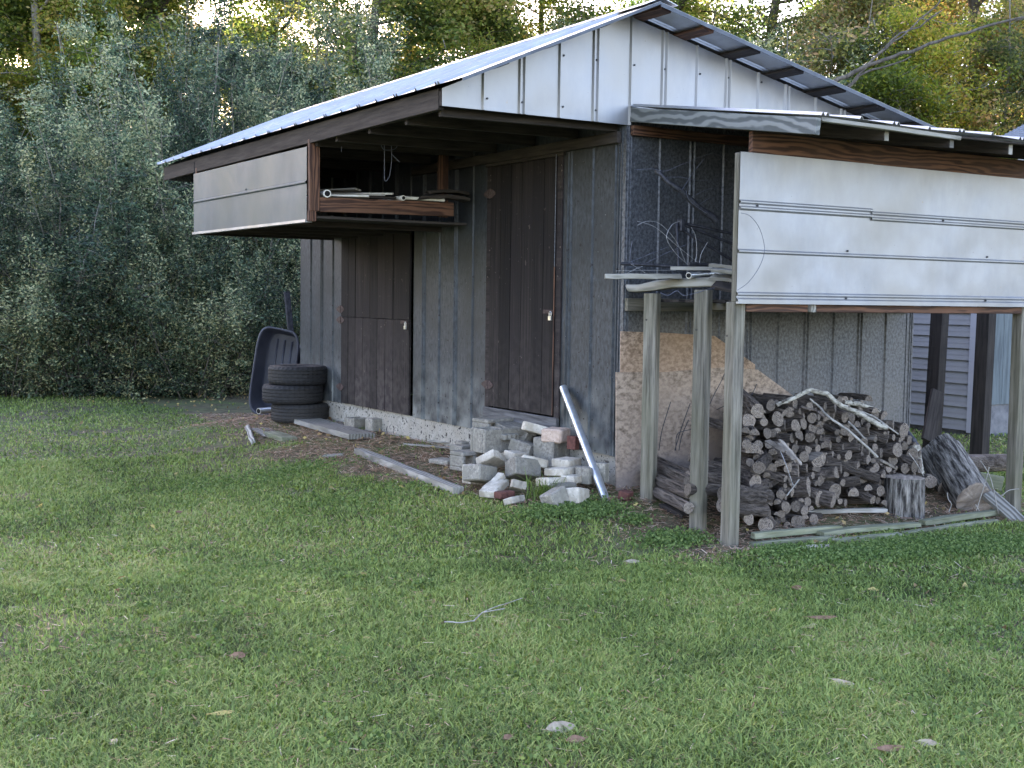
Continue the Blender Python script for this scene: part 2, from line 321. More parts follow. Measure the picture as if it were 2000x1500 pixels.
def npmesh(name, V, faces, mats, rnd=None):
    """faces: list of (n, array of shape (m, n))"""
    me = bpy.data.meshes.new(name); me.vertices.add(len(V)); me.vertices.foreach_set('co', np.ascontiguousarray(V, dtype=np.float32).ravel())
    li = np.concatenate([a.ravel() for a in faces]).astype(np.int32)
    lt = np.concatenate([np.full(len(a), a.shape[1]) for a in faces]).astype(np.int32)
    ls = np.concatenate([[0], np.cumsum(lt)[:-1]]).astype(np.int32)
    me.loops.add(len(li)); me.loops.foreach_set('vertex_index', li)
    me.polygons.add(len(lt)); me.polygons.foreach_set('loop_start', ls)
    me.update(calc_edges=True)
    for m in (mats if isinstance(mats, (list, tuple)) else [mats]): me.materials.append(M[m])
    if rnd is not None:
        at_ = me.attributes.new('rnd', 'FLOAT_COLOR', 'POINT'); c = np.zeros((len(V), 4), np.float32); c[:, 0] = rnd; c[:, 3] = 1
        at_.data.foreach_set('color', c.ravel())
    return me
def leaves_np(C, size, aspect=.5, up=.0, droop=None):
    """rhombic folded leaves at centres C (n,3); returns V (4n,3), quads"""
    n = len(C); d = rng.normal(size=(n, 3)); d[:, 2] = d[:, 2]*.7 + (droop if droop is not None else 0)
    d /= np.linalg.norm(d, axis=1)[:, None]; e = rng.normal(size=(n, 3)); e[:, 2] *= (1-up)
    s = np.cross(d, e); s /= np.linalg.norm(s, axis=1)[:, None]+1e-9
    L = (size*rng.uniform(.6, 1.3, n))[:, None]; W = L*aspect
    V = np.stack([C-d*L/2, C+s*W/2, C+d*L/2, C-s*W/2], 1).reshape(-1, 3)
    return V, np.arange(4*n).reshape(-1, 4)
# ================================================================== GROUND
def grid_ground():
    xs = np.concatenate([np.linspace(-200, -14, 12), np.linspace(-13, 14, 109), np.linspace(15, 200, 12)])
    ys = np.concatenate([np.linspace(-200, -10, 10), np.linspace(-9, 28, 149), np.linspace(30, 300, 14)])
    V = np.array([(x, y, gh(x, y)+.012*math.sin(x*2.1+y)*math.sin(y*1.7-x*.6) - .008) for y in ys for x in xs]); nx = len(xs)
    Q = np.array([(j*nx+i, j*nx+i+1, (j+1)*nx+i+1, (j+1)*nx+i) for j in range(len(ys)-1) for i in range(nx-1)])
    me = npmesh('ground', V, [Q], 'soil'); me.polygons.foreach_set('use_smooth', [True]*len(me.polygons)); return link('ground', me)
M['soil'] = nm('soil', (.05, .042, .028), (.14, .125, .07), (9, 9, 9), .95, 0, .6, big=(.09, .12, .04), fbig=1.3, dist=.01)
struct(grid_ground())

# ================================================================== SHED
shed = thing('shed', (1.5, 3, -.1), 'grey metal-sided garden shed with gabled sheet roof, two plank doors and open side bays', 'shed')
RL = lambda X: 3.36+.435*X          # roof planes
RR = lambda X: 3.352-.218*X
# foundation of painted block
b = MB()
b.span((.012, .03, -.4), (.2, 6.1, .155)); b.span((.2, .04, -.4), (3.0, .25, .12)); b.span((2.85, .25, -.4), (3.03, 6.1, .12)); b.span((.2, 5.9, -.4), (2.85, 6.08, .12))
b.build('foundation', 'white_found', shed)
# siding, left wall (faces -X)
LF = lambda u, v, n: (-n, u, v)
D1 = (.80, 1.94); D2 = (3.32, 4.985)
crimp('wall_siding', LF, .0, D1[0], .15, 2.62, .10, 'metal_wall', shed)
crimp('wall_siding', LF, D1[0], D1[1], 2.47, 3.3, .10, 'metal_wall', shed)
crimp('wall_siding', LF, D1[1], D2[0], .15, 2.62, 2.50, 'metal_wall', shed)
crimp('wall_siding', LF, D2[0], D2[1], 2.02, 2.62, 5.52, 'metal_wall', shed)
crimp('wall_siding', LF, D2[1], 6.14, .15, 2.62, 5.52, 'metal_wall', shed)
# upper strip of the wall between ceiling and roof
b = MB(); b.span((.03, .02, 2.6), (.05, 6.1, 3.3)); b.build('upper_wall', 'metal_wall', shed)
# front wall (faces -Y)
FF = lambda u, v, n: (u, -n, v)
crimp('wall_siding', FF, .0, 3.07, .12, 2.66, .609, 'metal_front', shed)
# corner trims
for X, Y in ((0, 0), (3.07, 0)):
    b = MB(); s = 1 if X == 0 else -1
    b.span((X-.006*s, Y-.006, .12), (X+.075*s, Y-.0035, 2.55)); b.span((X-.006*s, Y-.0035, .12), (X-.0035*s, Y+.06, 2.55))
    for k in (.012, .036): b.tube([(X+k*s, Y-.008, .12), (X+k*s, Y-.008, 2.55)], .006, 6)
    b.build('corner_trim', 'metal_front', shed)
b = MB(); b.tube([(-.008, .04, .15), (-.008, .04, 2.55)], .006, 6); b.tube([(-.008, .075, .15), (-.008, .075, 2.55)], .007, 6); b.build('corner_trim', 'metal_wall', shed)
# side and back walls
crimp('wall_siding', lambda u, v, n: (3.075+n, u, v), .0, 6.14, .12, 2.68, .3, 'metal_front', shed)
crimp('wall_siding', lambda u, v, n: (u, 6.145+n, v), .0, 3.07, .12, 2.7, .3, 'metal_front', shed)
# gable
gc = lambda u: (RL(u) if u < 0 else RR(u))-.035
o = crimp('gable_siding', lambda u, v, n: (u, -.012-n, v), -1.515, 3.25, lambda u: 2.552 if u < .02 else 2.60, gc, -1.51+.0, 'metal_bright', shed, screws=(2.63, 2.98), S=.3045, amp=.016, hw=.014)
b = MB(); b.prism([(-1.5, .03, 2.56), (0, .03, 2.56), (3.2, .03, 2.56), (3.2, .03, RR(3.2)-.05), (0, .03, 3.29), (-1.5, .03, RL(-1.5)-.05)], (0, 1, 0), .03); b.build('gable_backing', 'wood_dark', shed)
crimp('gable_siding', lambda u, v, n: (u, 6.16+n, v), -1.5, 3.25, 2.5, gc, 0, 'metal_front', shed)
# roof
RO = -.36
roofL = crimp('roof_sheet', lambda u, v, n: (v-.435*n, u, RL(v)+n), RO, 6.46, -1.56, .0, -.03, 'metal_roof', shed, amp=.02, hw=.016, screws=(-1.45, -.9, -.35))
roofR = crimp('roof_sheet', lambda u, v, n: (v+.2*n, u, RR(v)+n), RO, 6.46, .0, 3.36, -.03, 'metal_roof', shed, amp=.02, hw=.016)
b = MB()
for sx, fz in ((-1, RL), (1, RR)):
    b.prism([(0, RO-.012, 3.385), (sx*.14, RO-.012, fz(sx*.14)+.024), (sx*.14, RO-.012, fz(sx*.14)+.02), (0, RO-.012, 3.38)], (0, 1, 0), 6.48)
b.build('ridge_cap', 'metal_roof', shed)
b = MB()   # turned-down rake edges
b.prism([(-1.56, RO-.004, RL(-1.56)-.022), (0, RO-.004, RL(0)-.022), (0, RO-.004, RL(0)-.002), (-1.56, RO-.004, RL(-1.56)-.002)], (0, 1, 0), .003)
b.prism([(3.36, RO-.004, RR(3.36)-.03), (0, RO-.004, RR(0)-.03), (0, RO-.004, RR(0)-.002), (3.36, RO-.004, RR(3.36)-.002)], (0, 1, 0), .003)
b.build('rake_edge', 'rake', shed)
for X in (-1.22, -.83, -.42, -.08):
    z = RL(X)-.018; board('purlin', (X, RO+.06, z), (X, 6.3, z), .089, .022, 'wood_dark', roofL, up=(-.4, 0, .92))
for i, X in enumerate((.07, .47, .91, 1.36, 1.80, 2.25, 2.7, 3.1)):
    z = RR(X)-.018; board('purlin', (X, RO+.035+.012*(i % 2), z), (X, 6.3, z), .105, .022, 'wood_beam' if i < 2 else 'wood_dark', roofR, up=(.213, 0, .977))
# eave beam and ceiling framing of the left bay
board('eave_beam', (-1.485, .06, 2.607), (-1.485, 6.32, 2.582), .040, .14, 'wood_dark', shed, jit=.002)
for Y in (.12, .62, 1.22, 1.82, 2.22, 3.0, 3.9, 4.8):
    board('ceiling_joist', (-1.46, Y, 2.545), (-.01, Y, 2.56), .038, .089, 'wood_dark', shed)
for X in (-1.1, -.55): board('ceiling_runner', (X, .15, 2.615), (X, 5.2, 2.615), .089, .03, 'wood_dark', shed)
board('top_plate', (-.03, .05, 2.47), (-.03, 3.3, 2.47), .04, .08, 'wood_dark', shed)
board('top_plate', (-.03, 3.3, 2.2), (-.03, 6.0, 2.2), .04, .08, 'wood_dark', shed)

# doors: plank leaves with hinges, hasps and padlocks
def plankdoor(y0, y1, z0, z1, n, label=None):
    d = MB(); w = (y1-y0)/n
    for k in range(n):
        a = y0+k*w+.003; c = y0+(k+1)*w-.003; o = random.uniform(-.002, .004)
        b_ = len(d.v); d.span((-.022-o, a, z0+random.uniform(0, .002)), (.0-o, c, z1-random.uniform(0, .002)))
    return d.build('door', 'wood_door', shed)
def hinge(door, y, z, s=1, L=.19):
    h = MB()
    for sgn, l in ((1, L*.55), (-1, L*.45)):
        h.prism([(-.027, y, z-.035), (-.027, y, z+.035), (-.027, y+sgn*l*.35, z+.036), (-.027, y+sgn*l, z+.008), (-.027, y+sgn*l, z-.008), (-.027, y+sgn*l*.35, z-.036)], (-1, 0, 0), .004)
    h.tube([(-.031, y, z-.04), (-.031, y, z+.04)], .007, 8); h.build('hinge', 'rust', door)
def lock(door, y, z):
    h = MB(); h.span((-.034, y-.05, z-.0), (-.029, y+.09, z+.03)); h.build('hasp', 'rust', door)
    h = MB(); h.span((-.055, y-.055, z-.052), (-.037, y-.018, z-.018))
    h.tube([(-.046, y-.05, z-.02), (-.046, y-.05, z+.008), (-.046, y-.042, z+.018), (-.046, y-.03, z+.018), (-.046, y-.023, z+.008), (-.046, y-.023, z-.02)], .004, 6)
    h.build('padlock', 'brass', door, bevel=.003)
zb1 = at(1090, 814, 0, -.02).z
d1 = plankdoor(.875, 1.87, zb1, 2.40, 6)
zb = lambda px, py: at(px, py, 0, -.02)
h = zb(962, 752); hinge(d1, 1.87, h.z); h = zb(972, 377); hinge(d1, 1.87, h.z); h = zb(1074, 620); lock(d1, .93, h.z+.03)
for y0, y1 in ((.8, .87), (1.875, 1.945)):
    board('door_jamb', (-.006, (y0+y1)/2, zb1-.02), (-.006, (y0+y1)/2, 2.42), .02, y1-y0, 'wood_door', shed, up=(0, 1, 0))
board('threshold', (-.022, .80, zb1-.062), (-.022, 1.94, zb1-.062), .03, .10, 'sill', shed)
crimp('wall_siding', LF, .80, 1.94, .15, zb1-.10, .10, 'metal_wall', shed)
board('door_header', (-.012, .78, 2.435), (-.012, 1.96, 2.435), .028, .06, 'wood_dark', shed)
board('drip_strip', (-.03, .868, zb1), (-.03, .868, 1.55), .006, .012, 'wood_beam', shed, up=(0, 1, 0))
board('drip_strip', (-.03, .868, 1.55), (-.03, .868, 2.42), -.0+.006, .008, 'metal_front', shed, up=(0, 1, 0))
zm = zb(740, 622).z
d2 = plankdoor(3.365, 4.95, .16, zm-.002, 9); d3 = plankdoor(3.365, 4.95, zm+.001, 1.995, 9)
h = zb(669, 604); hinge(d3, 4.955, h.z); h = zb(669, 625); hinge(d2, 4.955, h.z); h = zb(675, 757); hinge(d2, 4.955, h.z)
h = zb(803, 633); lock(d2, 3.44, h.z)
b = MB(); a_ = zb(805, 437); c_ = zb(785, 455); b.span((-.03, a_.y, c_.z), (-.026, c_.y, a_.z)); b.span((-.03, c_.y, a_.z-.02), (-.027, c_.y+.28, a_.z-.008)); b.build('patch_plate', 'metal_bright', d3)
board('door_header', (-.012, 3.3, 2.012), (-.012, 5.0, 2.012), .02, .03, 'wood_dark', shed)
board('skirt_board', (-.004, 1.97, .30), (-.004, .79, .20), .012, .0, 'wood_dark', shed) if 0 else None

# loft box hung under the left eave
loft = shed
crimp('loft_panel', lambda u, v, n: (-1.515-n, v, u), 1.905, 2.50, 2.28, 5.245, 1.925, 'metal_box', shed, amp=.014, hw=.014, S=.292, screws=(3.7,))
b = MB(); b.span((-1.528, 2.275, 1.893), (-1.47, 5.25, 1.903)); b.span((-1.531, 2.275, 1.893), (-1.528, 5.25, 1.915)); b.build('loft_trim', 'metal_bright', shed)
crimp('loft_end_panel', lambda u, v, n: (u, 5.25+n, v), -1.51, -.01, 1.905, 2.62, -1.4, 'metal_wall', shed)
board('loft_post', (-1.462, 2.26, 1.985), (-1.462, 2.26, 2.56), .04, .09, 'wood_beam', shed, up=(1, 0, 0))
board('loft_bracket', (-1.478, 2.262, 1.90), (-1.478, 2.262, 1.985), .036, .065, 'wood_beam', shed, up=(1, 0, 0))
board('loft_beam', (-1.415, 2.27, 2.04), (-.167, 2.27, 2.058), .04, .118, 'wood_beam', shed)
board('loft_hanger', (-.245, 2.312, 1.99), (-.245, 2.312, 2.58), .038, .089, 'wood_beam', shed, up=(1, 0, 0))
board('loft_post', (-1.462, 5.2, 1.93), (-1.462, 5.2, 2.56), .04, .09, 'wood_beam', shed, up=(1, 0, 0))
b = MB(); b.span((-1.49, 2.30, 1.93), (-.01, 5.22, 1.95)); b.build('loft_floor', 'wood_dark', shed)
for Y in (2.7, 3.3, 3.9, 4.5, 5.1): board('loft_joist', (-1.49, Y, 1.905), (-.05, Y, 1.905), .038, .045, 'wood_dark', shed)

# lean-to bay on the front
LZ = lambda Y: 2.690+.148*Y
def raf(X, mat, y1=-1.83, h_=.089, w_=.038, z=0):
    return board('rafter', (X, -.02, LZ(0)-.062+z), (X, y1, LZ(y1)-.062+z), w_, h_, mat, shed, jit=.001)
board('rake_rafter', (.025, -.03, LZ(0)-.066), (.025, -1.86, LZ(-1.86)-.066), .038, .100, 'wood_grain', shed, jit=.0015)
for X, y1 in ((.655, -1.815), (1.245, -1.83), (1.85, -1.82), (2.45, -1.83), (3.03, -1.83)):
    rf_ = raf(X, 'wood_dark', y1); zc = LZ(y1)-.062  # shade on the rafter sides put into dark wood; weathered ends stay pale
    b = MB(); b.span((X-.0185, y1-.004, zc-.043), (X+.0185, y1-.0005, zc+.043)); b.build('end_grain', 'wood_old', rf_)
lr = crimp('lean_to_roof', lambda u, v, n: (u, v, LZ(v)+n+.006*math.sin(u*5.2)*(v/-1.88)), .0, 3.3, -1.885, -.03, .055, 'metal_roof', shed, amp=.018, hw=.015, screws=(-1.8, -1.2))
board('eave_batten', (.045, -1.86, LZ(-1.86)-.022), (1.30, -1.85, LZ(-1.86)-.036), .03, .026, 'wood_old', lr, jit=.003)
board('eave_batten', (1.30, -1.85, LZ(-1.86)-.030), (3.25, -1.85, LZ(-1.86)-.024), .03, .012, 'wood_dark', lr, jit=.002)
board('roof_batten', (.03, -1.2, LZ(-1.2)-.012), (3.2, -1.2, LZ(-1.2)-.012), .05, .014, 'wood_dark', lr)
board('header_beam', (.078, -1.215, 2.318), (3.2, -1.215, 2.318), .038, .143, 'wood_beam', shed, jit=.0015)
board('bottom_rail', (.075, -1.205, 1.262), (.62, -1.205, 1.262), .038, .05, 'wood_beam', shed)
board('bottom_rail', (.70, -1.205, 1.262), (2.86, -1.205, 1.262), .038, .05, 'wood_beam', shed)
board('shelf_joist', (.665, -1.235, 1.262), (.665, -.03, 1.262), .045, .05, 'wood_old', shed)
board('shelf_joist', (1.7, -1.19, 1.262), (1.7, -.03, 1.262), .04, .05, 'wood_dark', shed)
board('wall_ledger', (.0, -.032, 1.268), (3.0, -.032, 1.268), .038, .092, 'wood_post', shed)
board('wall_ledger', (.02, -.034, 2.515), (3.05, -.034, 2.515), .038, .07, 'wood_beam', shed)
for Y in (-.2, -.42, -.66, -.9, -1.1): board('shelf_board', (.10, Y, 1.30), (3.0, Y+.02, 1.30), .17, .02, 'wood_dark', shed, jit=.002)
# white sheets over the front: horizontal ribs
PF = lambda u, v, n: (v, -1.242-n, u)
crimp('front_panel', PF, 1.302, 1.905, -.03, 3.05, 1.333, 'metal_bright', shed, S=.292, amp=.014, hw=.014, screws=(.95, 2.4))
crimp('front_panel', lambda u, v, n: (v, -1.246-n, u), 1.885, 2.252, -.03, 1.17, 1.918, 'metal_bright', shed, S=.36, amp=.015, hw=.014, screws=(.12,))
crimp('front_panel', lambda u, v, n: (v, -1.2435-n, u), 1.868, 2.25, 1.165, 3.05, 1.900, 'metal_bright', shed, S=.37, amp=.015, hw=.014, screws=(1.9,))
b = MB(); b.span((-.035, -1.262, 1.290), (3.05, -1.243, 1.302)); b.span((-.035, -1.2645, 1.290), (3.05, -1.262, 1.312)); b.build('panel_trim', 'metal_bright', shed)
# posts carrying the bay
def post(X, Y, z0, z1, w_=.09, rot=0, mat='wood_post', lean=(0, 0), name='post', parent=shed):
    return board(name, (X-lean[0], Y-lean[1], z0), (X, Y, z1), w_, w_*1.0, mat, parent, up=(math.cos(rot), math.sin(rot), 0), jit=.0015, bevel=.005)
post(.025, -1.175, -.38, 1.30)
board('stud', (.025, -1.198, 1.30), (.025, -1.198, 2.25), .088, .042, 'wood_post', shed, up=(0, 1, 0))
post(2.915, -1.175, -.38, 2.25, mat='wood_post')
# ================================================================== FREE-STANDING POSTS BY THE BAY
P1 = gat(1257, 985); 
for (px, py, rot, top, lab) in ((1268, 985, R(32), 573, 'square wooden post nearest the shed wall, holding up the junk shelf'), (1362, 1045, R(28), 566, 'cracked square post between the front corner post and the one by the wall')):
    Y = -.30 if px < 1300 else -.86; X = .03 if px < 1300 else .02
    top_z = at(px+8, top, 1, Y).z
    o = post(X, Y, gh(X, Y)-.15, top_z, .095, rot, name='post', parent=None)
    tag(o, lab, 'post', 'posts under the junk shelf')

# rear posts and the neighbour's building
def rearpost(px0, py0, px1, py1, dep, lab):
    a = atd(px0, py0, dep); c = atd(px1, py1, dep); a = a+(a-c)*.05; c = c+(c-a)*.35
    o = board('post', a, c, .135, .135, 'wood_dark', None, up=(1, .15, 0)); tag(o, lab, 'post', 'posts behind the shed')
rearpost(1820, 866, 1836, 612, 13.0, 'dark thick post behind the shed, with a plank leaning on it')
rearpost(1912, 893, 1927, 612, 12.3, 'dark thick post at the white corner of the vinyl-sided building')
o = board('plank', atd(1812, 862, 12.6), atd(1831, 764, 12.85), .14, .04, 'wood_dark', None, up=(-.4, -1, 0)); tag(o, 'dark plank leaning against the left rear post', 'plank')
nb = thing('neighbour_building', (10, 6, -.1), 'building with pale horizontal vinyl siding and white corner, behind the dark posts', 'building')
dpt = 13.6; zg = -.20; ZE = 2.6; cn = atd(1905, 700, dpt); NX, NY = cn.x, cn.y
def laps(u0, u1, z0, z1, fn, lap=.128):
    b = MB(); z = z0
    while z < z1:
        b.add([fn(u0, z, .020), fn(u1, z, .020), fn(u1, z+lap*.42, .010), fn(u0, z+lap*.42, .010)], [(0, 1, 2, 3)])
        b.add([fn(u0, z+lap*.42, .013), fn(u1, z+lap*.42, .013), fn(u1, z+lap, .0), fn(u0, z+lap, .0)], [(0, 1, 2, 3)])
        b.add([fn(u0, z+lap*.42, .010), fn(u1, z+lap*.42, .010), fn(u1, z+lap*.42, .013), fn(u0, z+lap*.42, .013)], [(0, 1, 2, 3)])
        b.add([fn(u0, z, .0), fn(u1, z, .0), fn(u1, z, .020), fn(u0, z, .020)], [(0, 1, 2, 3)]); z += lap
    return b
laps(NY+.06, NY+7, zg+.12, ZE, lambda u, z, n: (NX-n, u, z)).build('vinyl_siding', 'vinyl', nb)
b = MB(); b.span((NX-.03, NY-.03, zg+.1), (NX+.06, NY+.06, ZE)); b.build('corner_trim', 'white_trim', nb)
b = MB(); b.span((NX+.02, NY+.01, zg-.3), (NX+6, NY+.3, zg+.40)); b.span((NX+.02, NY+.3, zg-.3), (NX+.2, NY+7, zg+.12)); b.build('foundation', 'base_conc', nb)
b = MB(); x = NX+.06
while x < NX+6: b.span((x, NY-.012+random.uniform(0, .006), zg+.40), (x+.19, NY+.03, ZE)); x += .2
b.build('board_wall', 'bluewood', nb)
b = MB(); b.prism([(NX-.3, NY-.3, ZE), (NX+6.2, NY-.3, ZE), (NX+6.2, NY+7.2, ZE), (NX-.3, NY+7.2, ZE)], (0, 0, 1), .14); b.build('roof', 'shingle', nb)
# a house further right: only its hip shows over the bay roof
hs = thing('far_house', (20, 6, -.2), 'house far right whose grey shingled hip just shows above the bay roof', 'house')
E0 = atd(1947, 271, 20.0); d1 = (_r*1.0 - Vector((_f.x, _f.y, 0))*.35); d1.z = 0; d1.normalize(); d2_ = Vector((-d1.y, d1.x, 0))
if d2_.dot(_f) < 0: d2_ = -d2_
d2_ = (d2_+d1*.25).normalized(); Q0, Q1, Q2, Q3 = E0, E0+d1*9, E0+d1*9+d2_*9, E0+d2_*9
AP = atd(2170, 153, depth(E0)+2.5)
b = MB(); b.add([Q0, Q1, Q2, Q3, AP], [(0, 1, 4), (1, 2, 4), (2, 3, 4), (3, 0, 4)])
for k in range(30):
    t = k/30
    for A_, B_ in ((Q0, Q1), (Q0, Q3)):
        p = A_.lerp(AP, t); q = B_.lerp(AP, t); p.z += .005; q.z += .005; b.tube([p, q], .012, 4)
b.build('roof', 'shingle', hs)
b = MB(); b.prism([tuple(Vector(q_)+(Vector(E0+d1*4.5+d2_*4.5)-Vector(q_))*.06-Vector((0, 0, .02))) for q_ in (Q0, Q1, Q2, Q3)], (0, 0, -1), E0.z+.25); b.build('wall', 'vinyl', hs)

# ================================================================== STRAND BOARD ON THE FRONT WALL
def wallpoly(px, Y, th, name, mat, lab, cat):
    P = [at(x, y, 1, Y) for x, y in px]; b = MB(); b.prism(P, (0, 1, 0), th); o = b.build(name, mat, None); tag(o, lab, cat); return o
wallpoly([(1213, 647), (1300, 650), (1396, 656), (1475, 712), (1475, 735), (1213, 735)], -.040, .012, 'strand_board', 'osb', 'orange-brown strand board with a sloping cut corner, fixed to the front shed wall', 'board')
wallpoly([(1204, 727), (1300, 727), (1420, 717), (1480, 722), (1547, 771), (1600, 812), (1660, 900), (1660, 990), (1204, 990)], -.056, .012, 'strand_board', 'osb_grey', 'greyish weathered strand board low on the front wall behind the firewood', 'board')

# ================================================================== THINGS IN THE LEFT LOFT
def tubething(name, pts, r, mat, lab, cat, n=12, hollow=None, group=None):
    b = MB()
    b.tube(pts, r, n, 0)
    if hollow:
        a, c = Vector(pts[0]), Vector(pts[1]); d = (a-c).normalized(); b.tube([a+d*.0015, a+d*.003], (r if not hasattr(r, '__len__') else r[0])*hollow, n, 1)  # black disc on the closed end, shade of the bore put in colour
    o = b.build(name, [mat, 'bore_shade'], None, smooth=False)
    for p in o.data.polygons: p.use_smooth = len(p.vertices) == 4
    return tag(o, lab, cat, group)
q = at(633, 372, 1, 2.285)
tubething('plastic_pipe', [(q.x, 2.22, 2.128), (q.x+.35, 3.9, 2.14)], .032, 'pvc', 'wide white plastic pipe end beside the brown loft post', 'pipe', hollow=.72)
tubething('plastic_pipe', [(-.985+.31, 2.21, 2.128), (-.60, 3.6, 2.128)], .022, 'pvc', 'mid-size white pipe end resting at the middle of the loft beam', 'pipe', hollow=.7)
tubething('plastic_pipe', [(-.29, 2.20, 2.128), (-.66, 2.27, 2.135)], .014, 'pvc', 'thin white pipe lying along the top of the loft beam', 'pipe', hollow=.6)
for i, (x0, y0, x1, y1, z, w_, m, lab) in enumerate(((-1.33, 2.5, -.95, 2.3, 2.128, .06, 'pvc', 'pale slat lowest on the loft beam beside the wide pipe'), (-1.30, 2.6, -.80, 2.3, 2.150, .05, 'wood_old', 'thin slat in the loft pile pointing towards the middle'), (-1.24, 2.8, -.72, 2.32, 2.168, .045, 'pvc', 'pale slat on top of the loft pile, the longest one'), (-1.28, 2.9, -1.02, 2.36, 2.188, .08, 'wood_old', 'short wide board on top of the loft pile next to the post'), (-1.05, 2.45, -.70, 2.30, 2.13, .08, 'wood_dark', 'dark board under the right end of the loft slats'))):
    o = board('slat', (x0, y0, z), (x1, y1, z), w_, .016, m, None, roll=.15*(i % 3-1)); tag(o, lab, 'slat', 'slats on the loft')
for i, (x, z, L, lab) in enumerate(((-.30, 2.135, .42, 'flat dark bark slab on the right end of the loft beam'), (-.27, 2.185, .34, 'curved dark bark slab lying on top of the flat slab'))):
    o = board('bark_slab', (x-L/2, 2.25, z), (x+L/2+.05, 2.20, z+.005), .14, .028, 'wood_dark', None, bow=.02, jit=.006, ragged=.03); tag(o, lab, 'slab')
def wire(name, pts, r, mat, lab, cat='wire', n=4, group=None, parent=None):
    P = [Vector(p) for p in pts]; Q = []
    for i in range(len(P)-1):
        p0, p1, p2, p3 = P[max(i-1, 0)], P[i], P[i+1], P[min(i+2, len(P)-1)]
        for k in range(6):
            t = k/6; Q.append(.5*((2*p1)+(p2-p0)*t+(2*p0-5*p1+4*p2-p3)*t*t+(3*p1-p0-3*p2+p3)*t**3))
    Q.append(P[-1]); b = MB(); b.tube(Q, r, n, 0); o = b.build(name, mat, parent, smooth=True); return tag(o, lab, cat, group)
A = lambda x, y, Y=1.9: at(x, y, 1, Y)
wc = wire('cord', [A(750, 262), A(751, 300), A(751, 330), A(752, 353), A(760, 345), A(764, 322), A(765, 295), A(762, 262), A(759, 250)], .004, 'cord', 'loop of cord hanging from the ceiling joists in the left bay', 'cord')
wire('cord_end', [A(744, 282), A(750, 292), A(768, 292), A(776, 285), A(786, 262)], .004, 'cord', None, None, parent=wc)
wire('cord_end', [A(766, 302), A(781, 317)], .005, 'cord', None, None, parent=wc)
wire('hanging_nail', [A(667, 286, 2.1), A(667, 297, 2.1)], .003, 'cord', 'short thin wire hanging from the ceiling near the brown post', 'wire')

# ================================================================== JUNK ON THE RIGHT SHELF
W = lambda x, y, Y=-.45: at(x, y, 1, Y)
o = board('plank', W(1181, 540, -.25), W(1330, 540, -.5), .10, .036, 'wood_old', None, jit=.003, ragged=.01); tag(o, 'long grey plank sticking out past the shed corner', 'plank')
o = board('plank', at(1228, 565, 0, .0)+Vector((.0, .02, .0)), W(1418, 551, -.75), .14, .052, 'wood_old', None, jit=.010, bow=.012, ragged=.05, bevel=.01); tag(o, 'rotten split driftwood plank lying across the tops of the two posts', 'plank')
o = board('plank', W(1310, 524, -.35), W(1392, 525, -.55), .08, .026, 'wood_old', None); tag(o, 'short pale plank lying above the metal pipe end', 'plank')
for i, (y0, y1, yy, lab) in enumerate(((518, 522, -.70, 'topmost splintered board end at the white panel'), (527, 530, -.78, 'pale board end second from the top at the white panel'), (540, 546, -.74, 'brownish board end under the pale ones at the white panel'), (556, 566, -.84, 'dark lowest board end at the white panel'))):
    a = W(1388+4*(i % 2), y0, yy); c = W(1470, y1+4, yy-.25); o = board('board', a, c, .12, .026, 'wood_old' if i != 3 else 'wood_dark', None, jit=.004, ragged=.02, roll=.1*i); tag(o, lab, 'board', 'boards stacked behind the white panel')
tubething('metal_pipe', [W(1345, 538, -.62), W(1440, 531, -.15)], .021, 'pipe_metal', 'short galvanised pipe lying on the driftwood plank', 'pipe', hollow=.8)
tubething('iron_bar', [W(1212, 515, -.2), W(1260, 517, -.26), W(1312, 520, -.34), W(1430, 524, -.5)], .012, 'iron', 'dark iron bar lying along the shelf above the grey plank', 'bar', n=8)
tubething('iron_bar', [W(1345, 515, -.5), W(1400, 519, -.5)], .012, 'iron', 'short dark bar standing out above the pale plank', 'bar', n=8)
fr = thing('folded_frame', W(1380, 480, -.3), 'dark folded metal frame with converging tubes, standing on the shelf', 'frame')
for i, (x0, y0, x1, y1) in enumerate(((1326, 434, 1428, 456), (1330, 437, 1440, 480), (1331, 448, 1436, 512), (1322, 436, 1326, 520))):
    b = MB(); b.tube([W(x0, y0, -.28), W(x1, y1, -.42)], .011, 8); b.build('tube', 'iron', fr, smooth=True)
b = MB(); b.box(W(1330, 440, -.29), (.04, .05, .09)); b.build('joint', 'iron', fr, bevel=.006)
def branch(name, pts, r0, r1, mat, lab, cat='branch', n=8, wob=.12):
    P = [Vector(p) for p in pts]; Q = []
    for i in range(len(P)-1):
        for k in range(4): t = k/4; Q.append(P[i].lerp(P[i+1], t)+Vector([random.uniform(-r0, r0)*.35 for _ in range(3)]))
    Q.append(P[-1]); rr = [r0+(r1-r0)*i/(len(Q)-1) for i in range(len(Q))]
    b = MB(); b.tube(Q, rr, n, 0, 1, wob); o = b.build(name, [mat, 'cut'], None, smooth=False)
    for p in o.data.polygons: p.use_smooth = len(p.vertices) == 4
    return tag(o, lab, cat)
branch('branch', [W(1281, 325, -.25), W(1284, 336, -.25), W(1300, 350, -.3), W(1330, 373, -.35), W(1365, 405, -.4), W(1400, 432, -.45)], .012, .028, 'iron', 'dark bare branch rising out of the shelf towards the ceiling')
